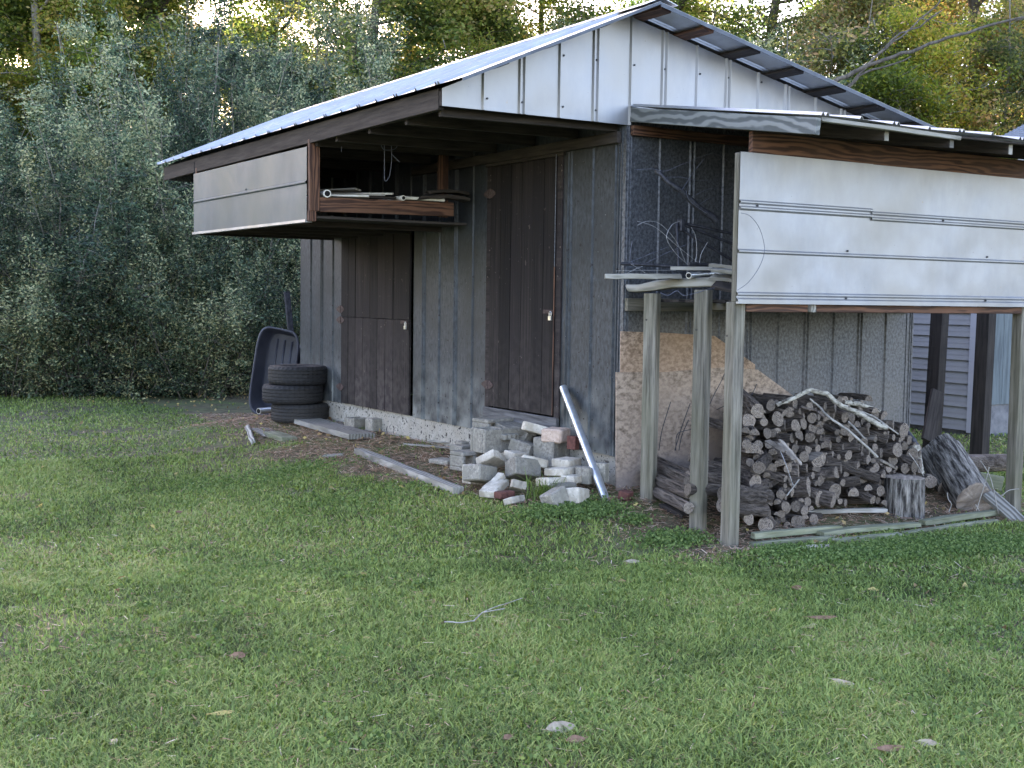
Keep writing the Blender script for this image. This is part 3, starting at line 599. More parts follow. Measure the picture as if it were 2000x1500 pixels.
ws = [((1240, 332), (1275, 330), (1300, 334), (1335, 320), (1392, 300), (1425, 316)), ((1302, 347), (1330, 346), (1360, 352), (1400, 350), (1435, 341)), ((1333, 370), (1352, 340), (1375, 310)),
      ((1352, 384), (1390, 368), (1425, 370)), ((1367, 399), (1390, 386), (1430, 382)), ((1245, 440), (1265, 432), (1290, 438), (1320, 470), (1340, 515)), ((1245, 432), (1280, 444), (1320, 478), (1362, 512)),
      ((1327, 432), (1312, 440), (1302, 465), (1320, 495), (1343, 516)), ((1350, 444), (1358, 460), (1361, 490), (1358, 512)), ((1382, 473), (1370, 495), (1366, 513)),
      ((1204, 529), (1260, 528), (1320, 528)), ((1233, 516), (1248, 525), (1260, 533)), ((1226, 533), (1240, 526), (1255, 520)), ((1228, 513), (1260, 500), (1305, 482)), ((1312, 530), (1322, 540), (1326, 551)),
      ((1235, 470), (1231, 500), (1238, 518)), ((1262, 514), (1300, 495), (1360, 470)), ((1400, 430), (1350, 395), (1340, 372))]
WN = ['arching', 'long gently curved', 'straight slanting', 'low arching', 'lowest arching', 'hooked bright', 'slanting bright', 'looped bright', 'bent bright', 'short bright', 'horizontal taut', 'small crossing', 'second small crossing', 'slanting faint', 'short hanging', 'faint curved', 'faint slanting', 'faint upper']
WP = ['in the upper part of the open bay', 'crossing the branch in the bay', 'leaning above the branch', 'right of the branch', 'right of the branch by the corner post', 'at the left of the shelf junk', 'falling to the pale plank', 'in front of the folded frame', 'hanging from the folded frame', 'near the short dark bar', 'over the long grey plank', 'over the left end of the grey plank', 'tilted the other way over the grey plank', 'above the iron bar', 'below the iron bar end', 'against the shed corner', 'between bar and frame', 'under the dark branch']
for i, p in enumerate(ws):
    wire('wire', [W(x, y, -.4-.02*(i % 5)) for x, y in p], .0022, 'wire' if 5 <= i <= 12 else 'cord', '%s thin wire %s' % (WN[i], WP[i]), 'wire', group='loose wires on the shelf')
wire('wire', [at(x, y, 1, -1.30) for x, y in ((1447, 416), (1465, 422), (1483, 445), (1493, 480), (1490, 505), (1478, 530), (1460, 553), (1440, 567))], .0018, 'cord', 'thin wire bowing out in front of the white panel', 'wire', group='loose wires on the shelf')
wire('wire', [at(x, y, 1, -.9) for x, y in ((1290, 572), (1305, 577), (1322, 568), (1335, 577), (1360, 572), (1400, 562), (1440, 570))], .003, 'cord', 'thin wire sagging under the driftwood plank', 'wire', group='loose wires on the shelf')

# ================================================================== TYRES, CART TUB, BIN
def tyre(c, Ro, W_, lab, tilt=0):
    b = MB(); n = 72; ri = Ro*.56; prof = [(ri, -W_*.36), (ri+.02, -W_*.44), (Ro*.80, -W_*.5), (Ro*.93, -W_*.47), (Ro*.975, -W_*.40)]
    for g in (-.26, -.09, .09, .26):
        prof += [(Ro, W_*(g-.055)), (Ro, W_*(g-.02)), (Ro-.010, W_*(g-.018)), (Ro-.010, W_*(g+.018)), (Ro, W_*(g+.02)), (Ro, W_*(g+.055))]
    prof += [(Ro*.975, W_*.40), (Ro*.93, W_*.47), (Ro*.80, W_*.5), (ri+.02, W_*.44), (ri, W_*.36), (ri-.005, 0)]
    k = len(prof); vs = []
    for j in range(n):
        a = 2*math.pi*j/n
        for i, (r, z) in enumerate(prof):
            blk = .006 if (j % 2 == 0 and Ro*.9 < r < Ro-.002) else 0
            vs.append(((r-blk)*math.cos(a), (r-blk)*math.sin(a), z))
    fs = [(j*k+i, ((j+1) % n)*k+i, ((j+1) % n)*k+(i+1) % k, j*k+(i+1) % k) for j in range(n) for i in range(k)]
    b.add(vs, fs); m4 = Matrix.Translation(c) @ Matrix.Rotation(tilt, 4, 'X') @ Matrix.Rotation(c[2]*9, 4, 'Z')
    o = b.build('tyre', 'rubber', None, mat4=m4)
    for p in o.data.polygons: p.use_smooth = False
    return tag(o, lab, 'tyre', 'old tyres stacked at the shed wall')
TW = .205
def tc(px, py): return atd(px, py, 13.72)
c3 = tc(583, 803); c2 = tc(572, 759); c1 = tc(579, 722)
gz = -.085
tyre((c3.x+.02, c3.y, gz+TW/2), .315, TW, 'lowest tyre of the stack, half sunk in pine straw')
tyre((c2.x, c2.y, gz+TW*1.5), .330, TW, 'middle tyre of the stack, shifted to the left')
tyre((c1.x+.02, c1.y, gz+TW*2.5), .325, TW, 'top tyre of the stack, its hollow centre open to the sky')

def tub():
    """deep plastic cart tub standing on its end, open side to the camera"""
    D = 14.9; cen = atd(535, 728, D); L, Wd, dp = 1.03, .48, .24
    # local: x width, y length (up), z depth (open side +z)
    b = MB(); N = 40; rings = []
    def ring(sx, sy, z, rr):
        out = []
        for i in range(N):
            a = 2*math.pi*i/N; ca, sa = math.cos(a), math.sin(a); e = .42
            out.append((sx/2*math.copysign(abs(ca)**e, ca), sy/2*math.copysign(abs(sa)**e, sa), z))
        return out
    rings = [ring(Wd+.05, L+.05, -.012, 0), ring(Wd+.055, L+.055, .012, 0), ring(Wd+.02, L+.02, .016, 0), ring(Wd, L, 0, 0), ring(Wd*.86, L*.90, -dp*.8, 0), ring(Wd*.78, L*.84, -dp, 0)]
    vs = [v for r in rings for v in r]; fs = [(k*N+i, k*N+(i+1) % N, (k+1)*N+(i+1) % N, (k+1)*N+i) for k in range(len(rings)-1) for i in range(N)]
    fs.append(tuple(range(5*N, 6*N))); b.add(vs, fs)
    for x in (-.09, .0, .09): b.box((x, 0, -dp+.006), (.018, L*.72, .012))
    z = (CAM-cen); z.z = 0; z.normalize(); z = (z+Vector((-.55, -.1, -.10))).normalized(); y = Vector((.10, .0, 1)); y = (y-z*y.dot(z)).normalized(); x = y.cross(z)
    m4 = Matrix((x, y, z)).transposed().to_4x4(); m4 = m4 @ Matrix.Rotation(R(-6), 4, 'Z'); m4.translation = cen
    o = b.build('cart_tub', 'plastic', None, mat4=m4, smooth=True); s = o.modifiers.new('t', 'SOLIDIFY'); s.thickness = .006
    o.data.polygons.foreach_set('use_smooth', [len(p.vertices) == 4 for p in o.data.polygons])
    tag(o, 'black plastic garden cart tub standing on end behind the tyres', 'tub')
tub()
bn = atd(600, 712, 15.4)
b = MB(); b.tube([bn+Vector((0, 0, -.65)), bn+Vector((0, 0, -.1)), bn+Vector((.0, 0, .15)), bn+Vector((0, 0, .21)), bn+Vector((0, 0, .23))], [.24, .27, .28, .30, .25], 20); o = b.build('plastic_bin', 'plastic', None, smooth=True)
tag(o, 'dark plastic bin behind the shed corner next to the cart tub', 'bin')
o = board('metal_stake', atd(572, 690, 16.2), atd(560, 570, 16.2), .07, .05, 'iron', None); tag(o, 'dark upright stake behind the cart tub at the hedge', 'stake')
tubething('metal_pipe', [atd(505, 803, 14.2), atd(535, 800, 14.4)], .035, 'pipe_metal', 'short end of metal pipe on the ground beside the lowest tyre', 'pipe', hollow=.8)

# long pipe leaning on the shed wall near the corner
pf = gat(1187, 977); pt = at(1100, 757, 0, -.045)
tubething('metal_pipe', [pt, pf+Vector((0, 0, -.03))], .030, 'pipe_metal', 'long galvanised pipe leaning on the shed wall next to the block pile', 'pipe', n=20)
# ================================================================== BOARDS ON THE GROUND, LEFT
def gboard(name, p0, p1, w, h, mat, lab, lift=0, roll=0, cat='board', **k):
    a, c = gat(*p0), gat(*p1); a.z += h/2+lift; c.z += h/2+lift
    return tag(board(name, a, c, w, h, mat, None, roll=roll, **k), lab, cat)
gboard('plank', (588, 824), (708, 858), .28, .055, 'wood_old', 'wide grey plank lying in front of the tyres, its dark end towards the door', jit=.003)
gboard('plank', (505, 838), (535, 852), .20, .02, 'wood_old', 'short flat grey board half buried left of the wide plank', lift=-.006)
gboard('plank', (530, 850), (566, 862), .16, .05, 'wood_mossy', 'short mossy board end in the straw below the tyres', lift=-.01)
gboard('stick', (484, 842), (494, 870), .05, .045, 'wood_old', 'thick weathered stick standing at the left edge of the straw', lift=.02, roll=.5, cat='stick', ragged=.03, jit=.006)
gboard('plank', (632, 893), (672, 890), .10, .02, 'wood_old', 'small flat slat in the straw between the two long planks', lift=0)
gboard('plank', (700, 887), (896, 966), .085, .055, 'wood_old', 'long narrow silvery plank lying in the straw up to the block pile', lift=.0, jit=.003)
gboard('slat', (790, 871), (890, 880), .035, .016, 'wood_old', 'thin broken lath near the white foundation', lift=.01, jit=.003)
gboard('slat', (836, 868), (889, 874), .03, .012, 'wood_old', 'short lath piece lying on the thin broken lath', lift=.03, jit=.003)

# ================================================================== PILE OF BLOCKS AND PAVERS
def cblock(c, dims, yaw, tilt=(0, 0), mat='block', lab='', name='concrete_block', cat='block', holes=0, group=None, jag=0, curved=0, bevel=.007):
    jag = jag or random.uniform(.002, .005)
    """local x length, y width, z height"""
    b = MB(); L, Wd, H = dims
    if holes:      # cinder block with open cells, cells along z
        t = .032
        b.span((-L/2, -Wd/2, -H/2), (L/2, -Wd/2+t, H/2)); b.span((-L/2, Wd/2-t, -H/2), (L/2, Wd/2, H/2))
        xs = [-L/2, -t/2, L/2-t] if holes == 2 else [-L/2, L/2-t]
        for x in xs: b.span((x, -Wd/2+t, -H/2), (x+t, Wd/2-t, H/2))
    else:
        n = 7; top = []
        for i in range(n+1):
            x = (i/n-.5)*L; a = curved*math.cos(math.pi*(i/n-.5)); top.append((x, -Wd/2-a*.0+random.uniform(-jag, jag)+curved*.5*(1-4*(i/n-.5)**2)*-1))
        for i in range(n, -1, -1):
            x = (i/n-.5)*L; top.append((x+random.uniform(-jag, jag), Wd/2+random.uniform(-jag, jag)-curved*.5*(1-4*(i/n-.5)**2)))
        b.prism([(x, y, -H/2) for x, y in top], (0, 0, 1), H)
    m4 = Matrix.Translation(c) @ Matrix.Rotation(R(yaw), 4, 'Z') @ Matrix.Rotation(R(tilt[0]), 4, 'X') @ Matrix.Rotation(R(tilt[1]), 4, 'Y')
    o = b.build(name, mat, None, mat4=m4, bevel=bevel)
    if holes:
        pass
    return tag(o, lab, cat, group)
pv = dict(mat='paver', name='paver', cat='paver')
def zz(u, v): return (880+u/6.06, 810+v/6.06)
def pl(u, v, gy): x, y = zz(u, v); return atd(x, y, min(depth(gat(x, gy)), depth(at(x, y, 0, -.14))))
# (u, v of the centre in the enlarged picture, ground row under it)
cblock(pl(560, 125, 872), (.40, .13, .20), 12, (90, 0), lab='long hollow block at the back top of the pile under the door threshold', holes=2)
cblock(pl(760, 165, 885), (.36, .26, .06), 78, (3, -4), mat='block', lab='flat grey slab bridging the back of the block pile')
cblock(pl(540, 290, 925), (.38, .19, .19), 8, (0, 0), lab='upright hollow cinder block at the left top of the pile', holes=2)
cblock(pl(650, 245, 925), (.16, .15, .045), 8, (6, 0), lab='broken slab piece lying on the upright cinder block', jag=.012)
cblock(pl(820, 290, 915), (.20, .16, .10), 40, (20, 25), lab='jagged broken lump between the cinder block and the white half-round paver', jag=.03, bevel=.02)
cblock(pl(900, 400, 930), (.18, .16, .10), 20, (12, 10), lab='dark broken chunk wedged under the jagged lump', jag=.03, bevel=.02)
cblock(pl(1035, 175, 905), (.21, .20, .07), 55, (14, 8), lab='white paver with rounded top leaning at the top of the pile', curved=-.06, **pv)
cblock(pl(1250, 240, 910), (.185, .17, .105), 30, (0, 0), mat='tanblock', lab='tan rounded block on the very top of the pile', bevel=.016)
cblock(pl(1190, 430, 930), (.235, .19, .22), 24, (0, 0), mat='block', lab='big grey cube block under the tan block')
cblock(pl(190, 395, 905), (.25, .17, .05), 12, (0, 3), mat='block', lab='thin grey slab left of the cinder block, upper of two')
cblock(pl(130, 560, 918), (.0+.20, .15, .04), 28, (0, 0), mat='block', lab='flat thin slab lying in the straw left of the pile') if 0 else None
cblock(atd(868, 901, depth(gat(868, 905))), (.17, .22, .04), 20, (0, 0), mat='block', lab='flat thin slab lying alone in the straw left of the pile')
cblock(pl(215, 535, 930), (.26, .15, .17), 10, (90, 0), mat='block', lab='low hollow block at the left foot of the pile', holes=2)
cblock(pl(485, 545, 950), (.20, .17, .065), 35, (-28, 25), lab='large white paver tilted steeply left of the weeds', curved=.02, **pv)
cblock(pl(350, 700, 960), (.22, .17, .12), 20, (-8, 12), mat='block', lab='dirty block with straw on top at the lower left of the pile', jag=.008, bevel=.012)
cblock(pl(250, 700, 952), (.10, .10, .14), 10, (0, 0), mat='paver', name='paver', cat='paver', lab='white lump at the left end behind the dirty block', bevel=.02, jag=.01)
cblock(pl(520, 870, 972), (.25, .13, .055), 33, (0, -14), lab='long white wedge-shaped paver at the front left of the pile', curved=-.02, **pv)
cblock(pl(560, 770, 965), (.12, .06, .05), 20, (0, -30), lab='small white shard behind the wedge-shaped paver', **pv)
cblock(pl(810, 845, 968), (.12, .10, .06), -35, (-25, 10), lab='white triangular shard among the weeds', jag=.012, **pv)
cblock(pl(765, 490, 945), (.13, .13, .07), 5, (5, 5), lab='small white block piece in the middle of the pile', **pv)
cblock(pl(980, 570, 950), (.20, .14, .065), -20, (-16, 14), lab='white curved paver leaning above the weeds', curved=.02, **pv)
cblock(pl(860, 640, 955), (.22, .16, .13), 0, (-20, 10), mat='block', lab='grey block tilted behind the weeds')
cblock(pl(1375, 565, 950), (.185, .15, .062), 22, (0, 0), lab='white paver on top of the neat front stack', **pv)
cblock(pl(1330, 660, 955), (.26, .17, .055), 26, (-4, 0), lab='white curved paver second in the front stack', curved=.03, **pv)
cblock(pl(1240, 790, 965), (.25, .16, .06), 5, (-8, 3), lab='white paver third in the front stack, sticking out to the left', **pv)
cblock(pl(1430, 760, 962), (.12, .12, .055), 24, (0, 0), lab='white paver piece under the right side of the front stack', **pv)
cblock(pl(1330, 850, 970), (.18, .12, .05), 18, (0, 0), mat='block', lab='grey slab at the bottom of the front stack')
cblock(pl(755, 1015, 985), (.145, .09, .05), 18, (-20, 0), lab='small white paver lying in front in the grass edge', **pv)
cblock(pl(1240, 1010, 990), (.16, .13, .14), 10, (-14, -18), mat='block', lab='pale speckled block at the very front of the pile', bevel=.01)
cblock(pl(1500, 975, 985), (.16, .12, .12), 25, (-10, 12), mat='paver', name='paver', cat='paver', lab='whitish chipped block at the front right of the pile', jag=.008, bevel=.012)
cblock(pl(1590, 715, 958), (.09, .12, .12), 25, (0, 0), mat='block', lab='grey block end behind the leaning pipe, left one')
cblock(pl(1770, 680, 955), (.06, .12, .14), 20, (0, 0), mat='block', lab='grey block end right of the leaning pipe')
cblock(pl(1455, 330, 905), (.05, .08, .10), 10, (0, 0), mat='brick', name='brick', cat='brick', lab='red brick standing behind the tan block')
cblock(pl(640, 945, 978), (.14, .08, .05), 10, (0, 0), mat='brick', name='brick', cat='brick', lab='red brick half hidden in front of the wedge-shaped paver')
cblock(atd(1222, 967, depth(gat(1222, 975))), (.10, .08, .06), 30, (10, 0), mat='brick', name='brick', cat='brick', lab='red brick on the soil by the foot of the wall post', bevel=.01)
# blocks below the left door
cblock(atd(697, 827, depth(gat(697, 838))), (.20, .18, .12), 10, (0, 0), mat='block', lab='grey block left of its twin against the white foundation', holes=1)
cblock(atd(737, 829, depth(gat(737, 842))), (.20, .14, .13), 4, (0, 0), mat='block', lab='smooth grey block right of its twin against the white foundation')
gboard('plank', (888, 866), (948, 878), .16, .03, 'wood_old', 'short grey board propped on a block near the cinder blocks', lift=.10)
cblock(atd(915, 872, depth(gat(915, 880))), (.22, .12, .10), 4, (0, 0), mat='block', lab='grey block under the short propped board')

# ================================================================== FIREWOOD
def logmesh(name, n=14, L=1.0, irr=.08, bark='bark', cutm='cut', half=False, seed=0, rings=6):
    random.seed(seed); b = MB(); prof = [1+random.uniform(-irr, irr) for _ in range(n)]
    prof = [(prof[i-1]+prof[i]*2+prof[(i+1) % n])/4 for i in range(n)]
    vs = []; bend = random.uniform(-.05, .05); bend2 = random.uniform(-.05, .05)
    for k in range(rings+1):
        t = k/rings
        for j in range(n):
            a = 2*math.pi*j/n; r = prof[j]*(1+random.uniform(-.03, .03))
            x, z = r*math.cos(a), r*math.sin(a)
            if half: z = max(z, -.12)
            vs.append((x+bend*4*math.sin(math.pi*t), (t-.5)*L+(random.uniform(-.006, .006) if k in (0, rings) else 0), z+bend2*4*math.sin(math.pi*t)))
    fs = [(k*n+j, k*n+(j+1) % n, (k+1)*n+(j+1) % n, (k+1)*n+j) for k in range(rings) for j in range(n)]
    ms = []
    for f in fs:
        flat = half and all(vs[i][2] < .0 for i in f); ms.append(2 if flat else 0)
    b.add(vs, fs); b.m = ms
    # end faces: slight cone so that the cut shows relief
    for k, s in ((0, -1), (rings, 1)):
        base = [vs[k*n+j] for j in range(n)]; c = tuple(sum(v[i] for v in base)/n for i in range(3)); c = (c[0], c[1]+s*.004, c[2])
        inn = [tuple(v[i]*.88+c[i]*.12 for i in range(3)) for v in base]
        b.add(base+inn+[c], [(j, (j+1) % n, n+(j+1) % n, n+j) for j in range(n)]+[(n+j, n+(j+1) % n, 2*n) for j in range(n)], 1)
    me = bpy.data.meshes.new(name); me.from_pydata(b.v, [], b.f)
    for m in (bark, cutm, 'cut_split'): me.materials.append(M[m])
    me.polygons.foreach_set('material_index', b.m)
    bm = bmesh.new(); bm.from_mesh(me); bmesh.ops.remove_doubles(bm, verts=bm.verts, dist=.0001); bmesh.ops.recalc_face_normals(bm, faces=bm.faces); bm.to_mesh(me); bm.free()
    sm = [p.material_index == 0 for p in me.polygons]; me.polygons.foreach_set('use_smooth', sm); return me
LM = [logmesh('log', seed=s, irr=.13) for s in range(6)]; LH = [logmesh('split_log', seed=20+s, half=True, irr=.1) for s in range(4)]
random.seed(11)
LOGS = []
def addlog(c, r, L, d, half=False, squash=1.0, roll=None, front=None):
    """c: centre of the visible front end; d: direction pointing back from it"""
    d = Vector(d).normalized(); up = Vector((0, 0, 1)); x = d.cross(up).normalized(); z = x.cross(d)
    ml = random.choice(LH if half else LM)
    rot = Matrix((x, d, z)).transposed().to_4x4(); ro = random.uniform(0, 6.28) if roll is None else roll
    rot = rot @ Matrix.Rotation(ro, 4, 'Y')
    m4 = rot @ Matrix.Diagonal((r*squash, L, r, 1)); m4.translation = Vector(c)+d*L/2
    o = link('split_log' if half else 'log', ml, None, m4); LOGS.append((o, Vector(c), r, half)); return o
Z1 = [(415, 360, 66, 1), (290, 390, 34, 0), (405, 485, 40, 0), (318, 490, 46, 1), (542, 535, 38, 0), (645, 405, 46, 0), (745, 435, 54, 2), (612, 290, 26, 0), (855, 370, 40, 0), (1018, 345, 46, 0),
      (605, 500, 38, 0), (700, 530, 42, 0), (790, 490, 38, 0), (890, 575, 62, 0), (950, 480, 28, 0), (958, 545, 26, 0), (1010, 630, 48, 0), (690, 620, 50, 2), (780, 710, 84, 2), (915, 690, 36, 0),
      (965, 705, 24, 0), (1150, 620, 36, 0), (1180, 700, 42, 0), (1235, 745, 56, 0), (1110, 735, 28, 0), (1140, 795, 46, 0), (1050, 690, 38, 0), (1345, 670, 44, 0), (1345, 775, 46, 0), (1265, 835, 36, 0),
      (985, 805, 50, 0), (945, 880, 86, 2), (925, 1015, 66, 0), (690, 970, 82, 1), (785, 1085, 76, 1), (915, 1100, 60, 0), (1095, 1050, 62, 1), (1150, 920, 44, 0), (1230, 1000, 42, 0), (600, 830, 68, 0),
      (240, 800, 52, 0), (475, 920, 50, 1), (210, 930, 56, 0), (130, 590, 38, 0), (190, 660, 70, 2), (365, 680, 46, 0), (330, 1040, 38, 0), (435, 1045, 40, 0), (410, 1125, 36, 0), (250, 1180, 44, 0),
      (300, 1320, 62, 0), (380, 1320, 44, 0), (500, 1340, 44, 0), (590, 1290, 54, 0), (150, 1265, 50, 0), (655, 1260, 40, 2), (500, 620, 40, 0), (540, 700, 42, 0), (130, 1090, 56, 0), (140, 1200, 40, 0),
      (480, 1150, 42, 0), (570, 1150, 46, 0), (1310, 900, 40, 0), (1340, 1010, 44, 0), (1270, 1090, 36, 0), (430, 780, 48, 0), (150, 380, 60, 0), (230, 290, 62, 0), (350, 240, 44, 0), (520, 300, 44, 0), (700, 250, 36, 0),
      (840, 250, 34, 0), (930, 260, 36, 0), (1130, 430, 46, 2), (1230, 470, 38, 0), (1290, 530, 36, 2), (1190, 560, 34, 0), (1050, 510, 32, 0), (480, 420, 48, 0), (570, 420, 44, 0), (1360, 450, 50, 0), (120, 480, 42, 0), (200, 500, 44, 0), (330, 590, 34, 0), (650, 700, 44, 0), (1070, 330, 40, 0), (1290, 300, 36, 0)]
Z2 = [(590, 480, 70, 0), (530, 650, 58, 0), (440, 560, 34, 0), (600, 820, 44, 0), (490, 740, 44, 0), (640, 560, 40, 0), (400, 900, 34, 0), (360, 1000, 40, 0), (690, 800, 60, 0), (670, 690, 56, 0), (430, 1060, 30, 0), (320, 900, 34, 0)]
items = [(1430+u/4.617, 740+v/4.617, r/4.617, k) for u, v, r, k in Z1]+[(1640+u/4.689, 740+v/4.689, r/4.689, k) for u, v, r, k in Z2]
for px, py, rp, k in items:
    # the pile leans back: higher ends stand further from the viewer
    Y = -.98+.42*max(0, min(1, (1000-py)/230))+random.uniform(-.05, .05)
    if px < 1500: Y -= .06
    c = at(px, py, 1, Y); r = rp*(depth(c)/F_PX)*1.12
    yaw = random.gauss(-.15, .35); L = random.uniform(.38, .55)
    L = min(L, (-.05-Y)/max(.5, math.cos(yaw))+.02)
    if px < 1530: yaw = random.uniform(.25, .95)
    if py > 960 and px < 1560: yaw = random.uniform(.1, 1.1)
    d = (math.sin(yaw), math.cos(yaw), random.gauss(-.03, .14))
    addlog(c, r, max(.22, L), d, half=(k == 2 or random.random() < .16), squash=random.uniform(.82, 1.0) if k != 1 else .68, roll=(random.uniform(-.6, .6)+(math.pi if random.random() < .5 else 0)) if k == 2 else random.uniform(-.4, .4))
# smaller ends tucked into the gaps of the front
from math import hypot
for t_ in range(2600):
    px = random.uniform(1455, 1800); py = random.uniform(775, 1035)
    topy = 812-.62*(px-1455) if px < 1520 else (772 if px < 1700 else 772+(px-1700)*.95)
    if px > 1590 and py > 985: continue
    if py < topy+8: continue
    Y = -.94+.42*max(0, min(1, (1000-py)/230)); c = at(px, py, 1, Y); r = random.uniform(.020, .044)
    if all(hypot(c.x-q.x, c.z-q.z) > .80*(r+rr) for _, q, rr, _h in LOGS):
        yaw = random.uniform(-.6, .3) if px > 1530 else random.uniform(.3, 1.0); addlog(c, r, random.uniform(.3, .42), (math.sin(yaw), math.cos(yaw), random.uniform(-.15, .12)), half=random.random() < .4, squash=random.uniform(.75, 1), roll=random.uniform(-.7, .7))
# filling of the heap behind the front ends
for i in range(70):
    X = random.uniform(.62, 2.55); top = .56-.10*abs(X-1.15)-(.75*max(0, X-2.0)); top = min(top, .25+X*.6)
    z = random.uniform(-.22, max(-.15, top)); Y = random.uniform(-.72, -.52)
    r = random.uniform(.03, .055); yaw = random.uniform(-.1, .5)
    addlog((X, Y, z), r, .42, (math.sin(yaw), math.cos(yaw), random.uniform(-.1, .1)))
# logs lying across the left end between the posts
for (x0, y0, x1, y1, r, Y0, Y1) in ((1290, 915, 1345, 940, .040, -.22, -.72), (1278, 932, 1348, 962, .045, -.25, -.80), (1275, 958, 1345, 992, .040, -.28, -.88), (1300, 905, 1350, 925, .03, -.2, -.6), (1380, 935, 1425, 938, .045, -.70, -.74), (1380, 958, 1440, 962, .045, -.86, -.9),
                                 (1385, 905, 1440, 925, .035, -.5, -.6), (1385, 920, 1450, 930, .03, -.62, -.66), (1445, 970, 1487, 974, .062, -1.0, -1.0), (1440, 990, 1495, 996, .045, -1.02, -1.02), (1480, 965, 1505, 970, .04, -.98, -.98)):
    a, c = at(x0, y0, 1, Y0), at(x1, y1, 1, Y1); addlog(c, r, (a-c).length+.15, (a-c), roll=.3)
# a big dark log lying low in the bay, seen between the posts
def bandname(v, cuts, names):
    for c_, n in zip(cuts, names): 
        if v < c_: return n
    return names[-1]
# label every log by its size, row and order from the left post
ords = lambda n: ('%d%s' % (n, 'th' if 10 <= n % 100 <= 20 else {1: 'st', 2: 'nd', 3: 'rd'}.get(n % 10, 'th')))
rows = {}
for o, c, r, hf in LOGS:
    back = c.y > -.73 and not o.matrix_basis.translation.y < -.6
    k = ('back' if (c.y > -.75 and c.z < .35) else 'front', bandname(c.z, (-.16, -.04, .08, .20, .32, .44, .56), ('lowest', 'second-lowest', 'third-lowest', 'fourth', 'fifth', 'sixth', 'upper', 'topmost')))
    rows.setdefault(k, []).append((c.x, o, r, hf))
for (fb, rw), L_ in rows.items():
    L_.sort(key=lambda t: t[0])
    for i, (x, o, r, hf) in enumerate(L_):
        sz = 'thick' if r > .052 else ('thin' if r < .034 else 'medium')
        tag(o, '%s %s log, %s from the left in the %s row, %s of the firewood heap' % (sz, 'split' if hf else 'round', ords(i+1), rw, fb), 'log', 'firewood logs heaped in the bay')
Z = lambda u, v, Y: at(1430+u/4.617, 740+v/4.617, 1, Y)
branch('branch', [Z(405, 235, -.62), Z(560, 170, -.64), Z(700, 98, -.66), Z(850, 135, -.68), Z(985, 245, -.72), Z(1150, 320, -.76), Z(1385, 440, -.82)], .015, .022, 'bark_pale', 'thick pale crooked branch arched over the top of the firewood heap')
branch('branch', [Z(1000, 215, -.55), Z(1150, 225, -.56), Z(1330, 290, -.6)], .022, .014, 'bark_pale', 'shorter pale branch behind the arched one on the heap')
branch('branch', [Z(700, 180, -.66), Z(780, 245, -.7), Z(870, 345, -.88), Z(1040, 460, -.98), Z(1180, 580, -1.02), Z(1310, 705, -1.04)], .007, .010, 'stick', 'long thin pale stick slanting down across the front of the heap', 'stick', wob=.05)
branch('branch', [Z(625, 250, -.66), Z(760, 290, -.74), Z(850, 350, -.86)], .010, .008, 'bark', 'short dark stick near the top of the heap', 'stick')
branch('branch', [Z(1050, 385, -.8), Z(1130, 470, -.9), Z(1200, 545, -.96)], .008, .007, 'stick', 'second thin stick right of the long slanting one', 'stick')
branch('branch', [Z(1160, 290, -.6), Z(1290, 350, -.7), Z(1500, 500, -.8)], .009, .006, 'stick', 'thin stick beneath the arched branch at the right', 'stick', wob=.05)
for i, (a, b_, n) in enumerate((((430, 545), (620, 770), 'upper'), ((410, 570), (560, 730), 'lower'), ((320, 560), (480, 660), 'left'))):
    o = board('split_kindling', Z(*a, -.86), Z(*b_, -1.04), .030, .014, 'cut_split', None, jit=.005, ragged=.02, roll=.3*i); tag(o, 'pale split kindling slat slanting down the heap, the %s one of three' % n, 'kindling', 'kindling slats')
o = board('split_kindling', Z(1340, 740, -1.0), at(1743, 912, 1, -1.02), .05, .02, 'cut_split', None, jit=.004, ragged=.02); tag(o, 'pale split slat at the right side of the heap', 'kindling', 'kindling slats')
wire('wire', [Z(430, 640, -1.0), Z(480, 760, -1.05), Z(550, 960, -1.08)], .002, 'wire', 'thin bent wire hanging down the left of the firewood heap', 'wire')
o = board('lath', Z(490, 1055, -1.08), Z(605, 905, -1.05), .012, .008, 'wood_old', None); tag(o, 'thin lath leaning in front of the firewood heap', 'lath')
# twigs behind the posts in front of the strand board
tw = [((1287, 880), (1292, 845), (1302, 810), (1310, 785)), ((1318, 880), (1328, 845), (1340, 810), (1348, 788)), ((1386, 790), (1396, 768), (1407, 748), (1416, 728)), ((1456, 790), (1468, 772), (1478, 750)), ((1400, 800), (1418, 792), (1440, 790)), ((1320, 880), (1322, 850), (1335, 842), (1356, 838)), ((1326, 880), (1332, 850), (1345, 820))]
tn = ['leftmost curved twig', 'tall twig', 'upper slanting twig', 'short twig right of the corner post', 'flat arching twig', 'small hooked twig', 'inner curved twig']
for i, p in enumerate(tw): wire('twig', [at(x, y, 1, -.16-.02*i) for x, y in p], .003, 'iron', tn[i]+' standing before the strand board', 'twig', group='twigs before the strand board')

